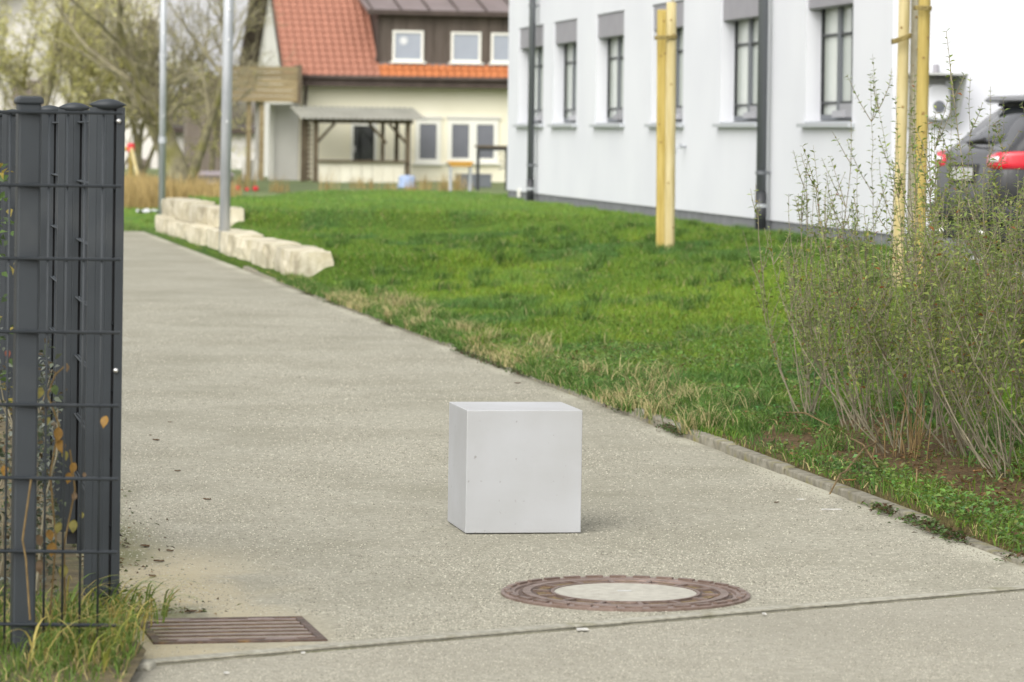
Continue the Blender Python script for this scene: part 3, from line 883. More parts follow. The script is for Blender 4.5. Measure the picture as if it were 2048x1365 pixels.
po = MB().box(-.031, .031, -.045, .045, 0, P(58, 206, YF).z).build('post', M['fence'], root, bevel=.006, loc=(pc.x, .055, 0), rot=(0, 0, R(13)))
cp = MB(); zc = P(58, 206, YF).z
prof = [(-.037, zc - .004), (.037, zc - .004), (.037, zc + .012), (.028, zc + .019), (-.028, zc + .019), (-.037, zc + .012)]
cp.prism(prof, -.052, .052, 1)
cp.build('post_cap', M['fence'], po, bevel=.006)

# slat fence running back along the path: broad lens-capped posts with rods between
root = empty('slat_fence', (L0 + E1 * 10.4, 10.4, 0), math.atan2(1, E1), label='anthracite fence of lens capped upright slats running back along the path', cat='fence')
# local: x along the fence (away), y to the left
fz = P(215, 212, 10.4).z
zr = [0.28 + .2 * k for k in range(7)]
NP_ = 8; SPC = 1.66
def lens_poly(w, d, n=9):
    top = [(-d / 2 * (1 - (2 * i / n - 1) ** 2), -w / 2 + w * i / n) for i in range(n + 1)]
    bot = [(d / 2 * (1 - (2 * i / n - 1) ** 2), -w / 2 + w * i / n) for i in range(n - 1, 0, -1)]
    return top + bot
_sp = [(-.010, .034), (-.012, .052), (-.0108, .054), (-.012, .056), (-.012, .080), (-.0108, .082), (-.012, .084), (-.010, .106), (.010, .106), (.010, .034)]
slat_me = MB().prism(_sp, .075, fz - .004, 2).mesh('slat', M['fence'])
flange_me = MB().box(-.012, .012, 0.001, .026, 0.0, fz - .004).mesh('flange', M['fence'])
web_me = MB().box(.016, .022, .02, .06, .03, fz - .01).mesh('web', M['dark'])
capm = MB()
cv = []; cf = []
n1 = 14
for i in range(n1 + 1):
    t = 2 * i / n1 - 1
    y = .052 + t * .056
    hgt = .0185 * max(1 - t * t, .02)
    dpt = .03 * max(1 - t * t, .02)
    for k in range(10):
        w = 2 * math.pi * k / 10
        cv.append((dpt * math.cos(w), y, fz + .003 + hgt * math.sin(w)))
for i in range(n1):
    for k in range(10):
        cf.append((i * 10 + k, i * 10 + (k + 1) % 10, (i + 1) * 10 + (k + 1) % 10, (i + 1) * 10 + k))
capm.add(cv, cf)
cap_me = capm.mesh('cap', M['fence'], True)
bolt_me = MB().lathe([(0, 0), (.008, .001), (.007, .006), (0, .009)], 10).mesh('bolt', M['steel'], True)
clip_me = MB().box(-.015, .002, .026, .032, -.012, .012).mesh('clip', M['fence'])
for k in range(NP_):
    p = empty('fence_post', (k * SPC, 0, 0)); p.parent = root
    link('slat', slat_me, p); link('flange', flange_me, p); link('web', web_me, p); link('cap', cap_me, p)
    if k < 1:
        for z in (fz - .045, fz - .045 - .74, .03):
            link('bolt', bolt_me, p, (-.013, .020, z), (0, R(-90), 0))
for z in zr:
    m = MB()
    for dy in (.030, .040): m.tube([(-.0, dy, z), (NP_ * SPC, dy, z)], .004, 6)
    m.build('rod', M['fence'], root, smooth=True)

# ------------------------------------------------------------------ plants behind the fence
def leaves_cloud(pts, L, W, cols, up=0.3):
    n = len(pts)
    az = rng.uniform(0, 6.28, n); el = rng.uniform(-.9, .7, n)
    D = np.c_[np.cos(az) * np.cos(el), np.sin(az) * np.cos(el), np.sin(el)]
    U = rng.normal(0, .6, (n, 3)) + np.array([0, -.3, 1])
    C = cols[rng.integers(0, len(cols), n)] * rng.uniform(.65, 1.35, (n, 1))
    return leaf_tris(pts, D, U, rng.uniform(*L, n), rng.uniform(*W, n), np.clip(C, .01, 1))
def fence_plants():
    root = empty('hedge_plant', (-1.6, 10.6, 0), label='dense low hedge plant with small grey green leaves behind the mesh fence', cat='hedge')
    off = np.array([-1.6, 10.6, 0])
    n = 4200
    X, Y = rng.uniform(-2.3, -1.30, n), rng.uniform(9.95, 12.5, n)
    X = np.minimum(X, L0 + E1 * Y - 0.17)
    Z = rng.uniform(.02, .72, n) ** 1.1 * (0.55 + .8 * fbm(X * 4, Y * 3, 8))
    a = leaves_cloud(np.c_[X, Y, Z] - off, (.018, .035), (.010, .018), np.array([[.12, .14, .10], [.07, .09, .05], [.2, .22, .19], [.10, .075, .04], [.05, .06, .03]]))
    o = soup('foliage', *a, M['leaf'], root, kind='stuff')
    for k in range(26):
        x, y = rng.uniform(-.55, .2), rng.uniform(-.5, 1.5)
        x = min(x, L0 + E1 * (y + 10.6) - .2 + 1.6)
        pts = [(x, y, 0)]
        for q in range(5): pts.append((pts[-1][0] + rng.normal(0, .03), pts[-1][1] + rng.normal(0, .03), pts[-1][2] + .13))
        MB().tube(pts, [.005, .004, .004, .003, .003, .002], 5).build('stem', M['stem'], root)
    # taller leafy shrub at the frame's left edge
    root = empty('leafy_shrub', (-1.72, 10.9, 0), label='taller green and yellow leaved shrub at the left edge behind the fence', cat='shrub')
    off = np.array([-1.72, 10.9, 0])
    n = 1500
    X, Y = rng.normal(-1.78, .12, n), rng.normal(10.9, .25, n)
    X = np.minimum(X, -1.58)
    Z = rng.uniform(.1, 1.36, n)
    a = leaves_cloud(np.c_[X, Y, Z] - off, (.025, .045), (.014, .024), np.array([[.10, .16, .04], [.07, .12, .03], [.30, .24, .05], [.05, .08, .03]]))
    soup('foliage', *a, M['leaf'], root, kind='stuff')
    for k in range(9):
        pts = [(rng.normal(-.04, .05), rng.normal(0, .1), 0)]
        for q in range(7): pts.append((min(pts[-1][0] + rng.normal(-.01, .025), .1), pts[-1][1] + rng.normal(0, .03), pts[-1][2] + .18))
        MB().tube(pts, [.006, .006, .005, .005, .004, .004, .003, .002], 5).build('stem', M['stem'], root)
    # climber with yellow leaves between panel and slats
    root = empty('climbing_plant', (-1.25, 9.75, 0), label='thin climbing stems with yellow and brown autumn leaves at the fence', cat='climber')
    lv = []
    def cl(pxs, D):
        pts = [P(a, b, D) - Vector((-1.25, 9.75, 0)) for a, b in pxs]
        MB().tube(pts, [.0028] * len(pts), 5).build('stem', M['drystem'], root)
    cl([(100, 1230), (112, 1080), (100, 950), (118, 850), (95, 790), (110, 750), (135, 728)], 9.75)
    cl([(130, 1230), (128, 1090), (150, 980), (140, 900)], 9.75)
    cl([(60, 1240), (52, 1120), (45, 1080), (62, 960)], 9.35)
    big = []
    for px, py, L, col in [(108, 770, .038, 2), (82, 775, .04, 1), (100, 835, .03, 1), (117, 855, .05, 0), (118, 880, .05, 0), (128, 902, .035, 1), (213, 832, .042, 0), (148, 925, .04, 0), (138, 945, .04, 0), (148, 1040, .045, 1), (120, 1045, .04, 1), (105, 1085, .05, 0), (97, 1060, .04, 0), (75, 1070, .04, 3), (135, 730, .025, 3), (65, 965, .045, 3), (80, 1120, .05, 3), (165, 1025, .025, 1), (10, 930, .04, 0), (130, 1130, .05, 1), (168, 945, .02, 3), (60, 690, .02, 0), (15, 700, .03, 4), (12, 890, .03, 3), (150, 985, .03, 3)]:
        p = P(px, py, 9.72 if px < 200 else 9.44)
        c = [(.30, .165, .03), (.24, .21, .05), (.10, .15, .04), (.17, .11, .055), (.22, .06, .03)][col]; L *= .85
        az = rng.uniform(-.6, .6)
        D = np.array([[math.sin(az) * .5, -.25, -.85]]); D /= np.linalg.norm(D)
        dv = D[0]; sv_ = np.cross(dv, [rng.normal(0, .3), -1, .2]); sv_ /= np.linalg.norm(sv_); nv_ = np.cross(sv_, dv)
        v, t = [], []
        for i_, (q_, w2) in enumerate(((0, .03), (.12, .30), (.3, .5), (.5, .52), (.7, .38), (.88, .16), (1, .01))):
            for j_ in (-1, 0, 1):
                v.append(dv * L * q_ + sv_ * j_ * w2 * L * .62 + nv_ * L * (.10 * abs(j_) + .12 * math.sin(q_ * 3) + rng.normal(0, .02)))
            if i_:
                k_ = i_ * 3
                for j_ in (0, 1): t += [(k_ - 3 + j_, k_ + j_, k_ + j_ + 1), (k_ - 3 + j_, k_ + j_ + 1, k_ - 2 + j_)]
        v, t = np.array(v), np.array(t)
        cc = np.tile(np.array(c), (len(v), 1)) * rng.uniform(.75, 1.25, (len(v), 1))
        soup('leaf', v, t, cc, M['leaf'], root, loc=p - Vector((-1.25, 9.75, 0)))
fence_plants()

# ------------------------------------------------------------------ limestone wall
def stone_mesh(L, d, h, seed):
    """a split limestone block: a box cut into a few facets, its corners knocked about"""
    nx, ny, nz = max(3, int(L / .3)), 2, 3
    r = random.Random(seed)
    idx, V, F = {}, [], []
    def vid(i, j, k):
        key = (i, j, k)
        if key not in idx:
            X, Y, Z = i / nx * L, j / ny * d, k / nz * h
            e = (i in (0, nx)) + (j in (0, ny)) + (k in (0, nz))
            sh = (.0, .0, .006, .012)[e]
            if i in (0, nx) and j in (0, ny): Y += .035 if j == 0 else -.035
            X += sh if i == 0 else -sh if i == nx else r.uniform(-.03, .03)
            Y += sh if j == 0 else -sh if j == ny else 0
            Z += -sh if k == nz else r.uniform(-.02, .02) if 0 < k < nz else 0
            if i in (0, nx): X += r.uniform(-.008, .008)
            if j in (0, ny): Y += r.uniform(-.012, .012)
            if k == nz: Z += r.uniform(-.007, .006)
            idx[key] = len(V); V.append((X, Y, Z))
        return idx[key]
    for i in range(nx):
        for k in range(nz):
            F.append((vid(i, 0, k), vid(i + 1, 0, k), vid(i + 1, 0, k + 1), vid(i, 0, k + 1)))
            F.append((vid(i, ny, k), vid(i, ny, k + 1), vid(i + 1, ny, k + 1), vid(i + 1, ny, k)))
        for j in range(ny):
            F.append((vid(i, j, 0), vid(i, j + 1, 0), vid(i + 1, j + 1, 0), vid(i + 1, j, 0)))
            F.append((vid(i, j, nz), vid(i + 1, j, nz), vid(i + 1, j + 1, nz), vid(i, j + 1, nz)))
    for j in range(ny):
        for k in range(nz):
            F.append((vid(0, j, k), vid(0, j, k + 1), vid(0, j + 1, k + 1), vid(0, j + 1, k)))
            F.append((vid(nx, j, k), vid(nx, j + 1, k), vid(nx, j + 1, k + 1), vid(nx, j, k + 1)))
    m = MB(); m.v = V; m.f = F
    return m
wa = math.atan2(1, E1)
root = empty('stone_wall', (float(edge(33.4)) + 0.14, 33.4, 0), wa, label='two course dry wall of pale limestone blocks along the lawn', cat='wall')
# local x away along the wall, local y to the left; blocks lie on the -y side
x = 0.0; i = 0
for L in (1.35, 1.15, 1.75, 1.5, 2.1, 1.7, 2.3, 2.3, 1.7, 1.6):
    o = stone_mesh(L - .09, .40, .325 - .005 * x + random.uniform(-.015, .015), 3 + i).build('stone_block', M['lime'], root)
    o.location = (x, -.42 + (-.03 if i % 2 else .03) + random.uniform(-.03, .03), -.01); o.rotation_euler = (0, 0, random.uniform(-.04, .04))
    x += L; i += 1
x = 9.6
for L in (1.4, 1.9, 1.9, 1.6, 1.2):
    o = stone_mesh(L - .09, .42, .235 + random.uniform(-.015, .02), 33 + i).build('stone_block', M['lime'], root)
    o.location = (x, -.54 + random.uniform(-.04, .02), .268 - .004 * (x - 9.6)); o.rotation_euler = (0, 0, random.uniform(-.03, .03))
    x += L; i += 1

# ------------------------------------------------------------------ lamp posts
def lamp(px0, px1, pyb, D, r, lab, clampz):
    b = P(px0, pyb, D)
    root = empty('lamp_post', (b.x, b.y, b.z), label=lab, cat='lamp post')
    t = P(px1, 0, D)
    k = (t.x - b.x) / (t.z - b.z)
    H = 5.6
    MB().tube([(-k * .6, 0, -.6), (k * 2.2, 0, 2.2), (k * H, 0, H)], [r * 1.05, r, r * .8], 20).build('pole', M['galv'], root, smooth=True)
    if clampz:
        MB().lathe([(r * 1.0, -.05), (r * 1.22, -.045), (r * 1.22, .045), (r, .05)], 20, close=True).build('collar', M['galv'], root, loc=(k * clampz, 0, clampz))
    for z in (1.3, 2.25, 2.6):
        MB().lathe([(0, 0), (.012, .0), (.010, .012), (0, .016)], 8).build('bolt', M['steel'], root, loc=(k * z + r * .3, -r * .95, z), rot=(R(90), 0, 0))
    hd = MB(); hd.lathe([(.0, 0), (.22, .02), (.24, .06), (.10, .12), (0, .14)], 20)
    hd.build('lamp_head', M['galv'], root, loc=(k * H, 0, H - .02))
lamp(449, 457, 468, 40.6, .060, 'thick galvanised lamp post rising from the lower stone course', 0)
lamp(324, 327, 398, 55.0, .052, 'thinner galvanised lamp post behind the far end of the stone wall', .92)

# ------------------------------------------------------------------ tree stakes, young trees
def stake(pxb, pxt, pyt, base, r, mt, lab, top=None, square=False):
    D = base.y
    root = empty('wooden_stake', base, label=lab, cat='stake', group='wooden tree stakes')
    t = P(pxt, pyt, D)
    h = t.z - base.z if top is None else top
    k = (t.x - base.x) / (t.z - base.z)
    pts = [(k * h * q, 0, -0.15 + (h + .15) * q) for q in np.linspace(0, 1, 12)]
    rr = [r * (1 + random.uniform(-.02, .02)) for _ in pts]
    rr[-1] = r * .97
    m = MB()
    if square:
        M4 = Matrix.Shear('XZ', 3, (0, 0))
        m.add([(-r, -r, -.15), (r, -r, -.15), (r, r, -.15), (-r, r, -.15), (k * h - r, -r, h), (k * h + r, -r, h), (k * h + r, r, h), (k * h - r, r, h)], [(3, 2, 1, 0), (4, 5, 6, 7), (0, 1, 5, 4), (1, 2, 6, 5), (2, 3, 7, 6), (3, 0, 4, 7)])
        m.build('stake_pole', mt, root, bevel=.012)
    else:
        m.tube(pts + [(k * h, 0, h + .006)], rr + [r * .8], 18).build('stake_pole', mt, root, smooth=True)
    for q in range(5):
        z = random.uniform(.2, min(h, 2.4)); a = random.uniform(-.8, .8)
        MB().lathe([(0, 0), (.011, 0), (.009, .002), (0, .0025)], 8).build('knot', M['knot'], root, loc=(k * z + r * math.sin(a), -r * (1.0 if square else math.cos(a)), z), rot=(R(90), 0, a if not square else 0))
    return root, k
bA = on_lawn(1322, 500)
bB = Vector((P(1339, 500, bA.y - .12).x, bA.y - .12, bA.z - .01))
rA = 9.6 * bA.y / F_PX
stake(1322, 1324, 20, bA, rA, M['wood_y'], 'yellow squared stake, left one of the pair on the lawn', square=True)
stake(1339, 1343, 6, bB, 10.2 * bB.y / F_PX, M['wood_p'], 'pale round stake, right one of the pair on the lawn')
bC = Vector((P(1795, 540, 26).x, 26, float(lawn_z(P(1795, 540, 26).x, 26))))
bE = Vector((P(1837, 540, 25.8).x, 25.8, float(lawn_z(P(1837, 540, 25.8).x, 25.8))))
stake(1795, 1809, 0, bC, 11.6 * 26 / F_PX, M['wood_p'], 'yellow stake behind the shrubs, left of the slim tree trunk', top=2.9)
stake(1837, 1849, 0, bE, 12.2 * 26 / F_PX, M['wood_y'], 'yellow stake behind the shrubs, right of the slim tree trunk', top=2.8)

def branch_mesh(mb, p, d, L, r, lvl, spec, tips):
    n = max(3, int(L / spec['seg']))
    pts = [Vector(p)]; rad = [r]; d = Vector(d).normalized()
    rr = random.Random(len(mb.v) + int(r * 1e5))
    for i in range(n):
        d = (d + Vector((rr.gauss(0, spec['wob']), rr.gauss(0, spec['wob']), rr.gauss(0, spec['wob']) + spec['up'][min(lvl, len(spec['up']) - 1)])) ).normalized()
        pts.append(pts[-1] + d * (L / n)); rad.append(max(r * (1 - .72 * (i + 1) / n), spec['rmin']))
    mb.tube(pts, rad, spec['sides'][min(lvl, len(spec['sides']) - 1)], cap=lvl == 0)
    if lvl >= spec['levels'] - 2:
        for a in pts[1:]: tips.append((a, d))
    if lvl + 1 < spec['levels']:
        for k in range(spec['kids'][lvl]):
            t = rr.uniform(spec['from'][lvl], 1.0)
            i = min(int(t * n), n - 1)
            q = pts[i].lerp(pts[i + 1], t * n - i) if t * n - i <= 1 else pts[-1]
            ax = (pts[i + 1] - pts[i]).normalized()
            side = Vector((rr.gauss(0, 1), rr.gauss(0, 1), rr.gauss(0, 1)))
            side = (side - ax * side.dot(ax)).normalized()
            an = rr.uniform(*spec['angle'])
            nd = ax * math.cos(an) + side * math.sin(an)
            branch_mesh(mb, q, nd, L * rr.uniform(*spec['len']), rad[i] * rr.uniform(.45, .7), lvl + 1, spec, tips)

def young_tree(base, pxt, r, lab):
    root = empty('young_tree', base, label=lab, cat='tree')
    t = P(pxt, 0, base.y)
    k = (t.x - base.x) / (t.z - base.z)
    MB().tube([(k * z, 0, z) for z in np.linspace(-.1, 3.2, 14)], [r * (1 - .12 * q) for q in np.linspace(0, 1, 14)], 12).build('trunk', M['ybark'], root, smooth=True)
    mb = MB(); tips = []
    spec = dict(seg=.15, wob=.08, up=[.05, .05], rmin=.003, sides=[6, 4, 3], levels=3, kids=[5, 4, 0], angle=(.4, .9), len=(.4, .6))
    spec['from'] = [.3, .3, .3]
    for q in range(6):
        a = q * 1.05
        branch_mesh(mb, (k * 3.1, 0, 3.0), (math.cos(a), math.sin(a), 1.3), 1.2, .018, 0, spec, tips)
    mb.build('crown', M['ybark'], root)
    return root
bD = Vector((P(1820, 540, 26.1).x, 26.1, float(lawn_z(P(1820, 540, 26.1).x, 26.1))))
yt = young_tree(bD, 1830, 8.6 * 26 / F_PX, 'slim grey young tree trunk tied between two yellow stakes')
for q in range(16):       # buds on the slim trunk
    z = .35 + q * .12; a = random.uniform(-1.3, 1.3)
    MB().lathe([(0, 0), (.010, .004), (.007, .012), (0, .018)], 7).build('bud', M['knot'], yt, loc=(.0225 * z + .033 * math.sin(a), -.033 * math.cos(a), z), rot=(R(90), 0, a))
yt2 = young_tree(Vector((bB.x + .03, bB.y + .14, bB.z)), 1346, .016, 'thin young tree trunk hidden behind the pale round stake')

def tie(pts, r, lab):
    o = empty('rope_tie', pts[0], label=lab, cat='rope')
    q = [p - pts[0] for p in pts]
    m = MB()
    for k in range(3):
        m2 = MB(); m2.tube([p + Vector((0, 0, (k - 1) * r * 1.5)) for p in q], r, 8)
        m2.build('strand', M['rope'], o, smooth=True)
rA2 = rA * 1.12
def loop(pxl, pxr, py0, py1, D, rr):
    a = P(pxl, py0, D - rr); b = P(pxr, py1, D - rr)
    m = (a + b) / 2
    return [a + Vector((-.008, rr, 0)), a + Vector((.005, -.01, 0)), m + Vector((0, -.012, 0)), b + Vector((-.005, -.01, 0)), b + Vector((.008, rr, 0))]
tie(loop(1312, 1352, 76, 74, bB.y - .01, .05), .008, 'brown rope tie around the pair of stakes on the lawn')
tie(loop(1788, 1822, 83, 72, 25.95, .06), .008, 'rope tie linking the left shrub side stake to the tree')
tie(loop(1832, 1862, 16, 17, 25.75, .05), .007, 'rope tie around the right stake behind the shrubs')

# ------------------------------------------------------------------ white building
ZB = 0.42
WF = Frame((8.882 - .1585 * 56.5, 56.5, ZB), math.atan2(1, -.1585))     # local x: along the facade, away; local y: outwards (to the path)
def wh(px, py): return WF.hit(px, py, 0.0)
xn = wh(1781, 492)[0]           # near corner (negative)
WB = empty('white_building', WF.o, WF.ang, label='white rendered building with tall grey windows above the lawn', cat='building')
wins = [(1037, 1086), (1107, 1153), (1192, 1247), (1303, 1366), (1441, 1519), (1611, 1705)]
WX = []
for l, r in wins:
    a, b = wh(l, 150)[0], wh(r, 150)[0]
    WX.append((b, a))           # near x, far x
zs = 0.5 * (wh(1100, 250.0)[1] + wh(1480, 246)[1])
zt_ = 0.5 * (wh(1107, 46)[1] + wh(1303, 10)[1])
HT = 7.2
TH = 0.32
w = MB()
w.box(xn, 0, -TH, 0, 0.13, zs); w.box(xn, 0, -TH, 0, zt_, HT)
prev = 0.0
for a, b in WX:
    w.box(b, prev, -TH, 0, zs, zt_); prev = a
w.box(xn, prev, -TH, 0, zs, zt_)
w.build('wall', M['white'], WB)
e = MB(); e.box(xn, xn + .3, -12, -TH, 0.13, HT); e.box(-.3, 0, -12, -TH, .13, HT); e.box(xn + .3, -.3, -12, -11.7, .13, HT)
e.build('end_wall', M['white'], WB)
MB().box(xn - .02, .02, -12.02, .02, HT, HT + .25).build('roof', M['plinth'], WB)
MB().box(xn + .02, -.02, -11.98, -.02, -.5, .13).build('plinth', M['plinth'], WB)
for i, (a, b) in enumerate(WX):
    wd_ = b - a
    wn_ = empty('window', ((a + b) / 2, -.165, zs)); wn_.parent = WB
    h = zt_ - zs; hw = wd_ / 2
    fr = MB()
    f = .06
    fr.box(-hw, -hw + f, -.05, 0, 0.03, h); fr.box(hw - f, hw, -.05, 0, 0.03, h)
    fr.box(-hw + f, hw - f, -.05, 0, 0.03, .03 + f); fr.box(-hw + f, hw - f, -.05, 0, h - f, h)
    fr.build('frame', M['frame'], wn_)
    MB().box(.12 * hw, .12 * hw + .13, -.045, .012, .03 + f, h - f).build('mullion', M['frame'], wn_)
    MB().box(-hw + f, .12 * hw, -.03, -.02, .03 + f, h - f).build('pane', M['curtain'], wn_)
    MB().box(.12 * hw + .13, hw - f, -.03, -.02, .03 + f, h - f).build('pane', M['curtain'], wn_)
    for z in (.20, h - .62):
        MB().box(.12 * hw + .13, hw - f, -.02, .012, z, z + .025).build('glazing_bar', M['dark'], wn_)
        MB().box(-.35 * hw, .12 * hw, -.02, .012, z, z + .025).build('glazing_bar', M['dark'], wn_)
    MB().box(-.35 * hw - .03, -.35 * hw, -.02, .014, .03 + f, h - f).build('glazing_bar', M['dark'], wn_)
    MB().box(hw - f - .03, hw - f - .005, -.018, .016, .03 + f, h - f).build('glazing_bar', M['dark'], wn_)
    MB().box(-hw + f + .02, .05 * hw, -.02, .03, .06, .20).build('grey_panel', M['greybox'], wn_)
    MB().box(-.2 * hw, .3 * hw, .014, .05, .06, .13).build('grey_panel', M['greybox'], wn_)
    MB().box(-hw + .004, hw - .004, .002, .145, h - .33, h - .006).build('shutter_box', M['shut'], wn_, bevel=.01)
    sl = MB()
    sl.box(-hw - .10, hw + .10, .168, .235, -.045, -.004); sl.box(-hw + .003, hw - .003, 0.0, .168, -.004, .018)
    sl.build('sill', M['sill'], wn_)
for px, pyj, pyb, r in ((1074, 378, 404, .052), (1540, 412, 466, .055)):
    x = wh(px, pyb)[0]
    dp = empty('downpipe', (x, .105, 0)); dp.parent = WB
    zj = wh(px, pyj)[1]; z2 = zj + .13; z3 = zj + .36
    MB().tube([(0, 0, z2), (0, 0, HT)], r, 18).build('pipe', M['pipe'], dp, smooth=True)
    MB().tube([(0, 0, -.02), (0, 0, z2 + .02)], r * 1.14, 18).build('lower_pipe', M['pipe_lo'], dp, smooth=True)
    MB().lathe([(r * 1.15, -.018), (r * 1.24, -.016), (r * 1.24, .016), (r * 1.15, .018)], 18, close=True).build('joint_ring', M['sill'], dp, loc=(0, 0, zj))
    for z in (z3, 3.0, 5.0):
        MB().lathe([(r, -.02), (r * 1.2, -.018), (r * 1.2, .018), (r, .02)], 18, close=True).build('bracket', M['pipe'], dp, loc=(0, 0, z))
        MB().box(-.012, .012, -.105, -r, -.012, .012).build('bracket_arm', M['pipe'], dp, loc=(0, 0, z))
    MB().box(-.12, .12, -.10, .12, -.05, .02).build('foot_block', M['plinth'], dp)
tx, tz = wh(1372, 294)
tp = empty('wall_tap', (tx, 0, tz)); tp.parent = WB
m = MB(); m.tube([(0, .0, 0), (0, .10, 0), (0, .13, -.03), (0, .135, -.09)], .014, 8); m.tube([(-.07, .07, .03), (.07, .07, .03)], .009, 6); m.tube([(0, .07, 0), (0, .07, .03)], .009, 6); m.tube([(.10, 0, 0.01), (.32, .02, 0.01)], .012, 6)
m.build('tap', M['sill'], tp, smooth=True)
vx, vz = wh(1040, 398)
MB().box(-.06, .06, 0, .04, -.06, .08).build('vent_cover', M['pvc'], WB, loc=(vx, .0, max(vz, .1)))

# wall charger on the near end wall
_nc = WF.o + WF.ex * xn
WG = Frame((_nc.x, _nc.y, ZB), math.atan2(.1585, 1))
cx_, cz_ = WG.hit(1868, 205)
ch = empty('wall_charger', WG.o + WG.ex * cx_ + WG.ey * (-.01), WG.ang, label='white wall charger with a round dark socket under a small canopy', cat='charger')
zc0 = cz_
bdy = MB(); bdy.lathe([(0, 0), (.0, 0)], 4)
shape = []
for k in range(24):
    a = 2 * math.pi * k / 24
    x, z = math.cos(a), math.sin(a)
    shape.append((.115 * (abs(x) ** .55) * (1 if x > 0 else -1), .17 * (abs(z) ** .6) * (1 if z > 0 else -1)))
MB().prism(shape, -.16, -.004, 1).build('body', M['charger'], ch, bevel=.02, loc=(0, 0, zc0))
MB().lathe([(0, 0), (.055, 0), (.052, .03), (.0, .035)], 22).build('socket', M['frame'], ch, loc=(0, -.16, zc0 - .04), rot=(R(90), 0, 0))
MB().tube([(-.0, -.05, zc0 + .22), (0, -.05, zc0 + .36)], .03, 10).build('cable_entry', M['shut'], ch)
ctop = WG.hit(1880, 152)[1]; cxr = WG.hit(1911, 180)[0] - cx_
MB().box(-.30, cxr, -.42, 0, ctop, ctop + .02).build('canopy_roof', M['canopy'], ch)
MB().box(-.30, cxr - .02, -.012, 0, ctop - .5, ctop).build('back_panel', M['canopy'], ch)
zb_ = WG.hit(1905, 255)[1]
MB().prism([(-.40, ctop), (0, ctop), (0, zb_), (-.06, zb_)], cxr - .02, cxr, 0).build('side_panel', M['canopy'], ch)
MB().tube([(cxr - .08, -.03, ctop - .05), (cxr - .08, -.03, zb_ + .3)], .03, 8).build('cable_duct', M['charger'], ch)

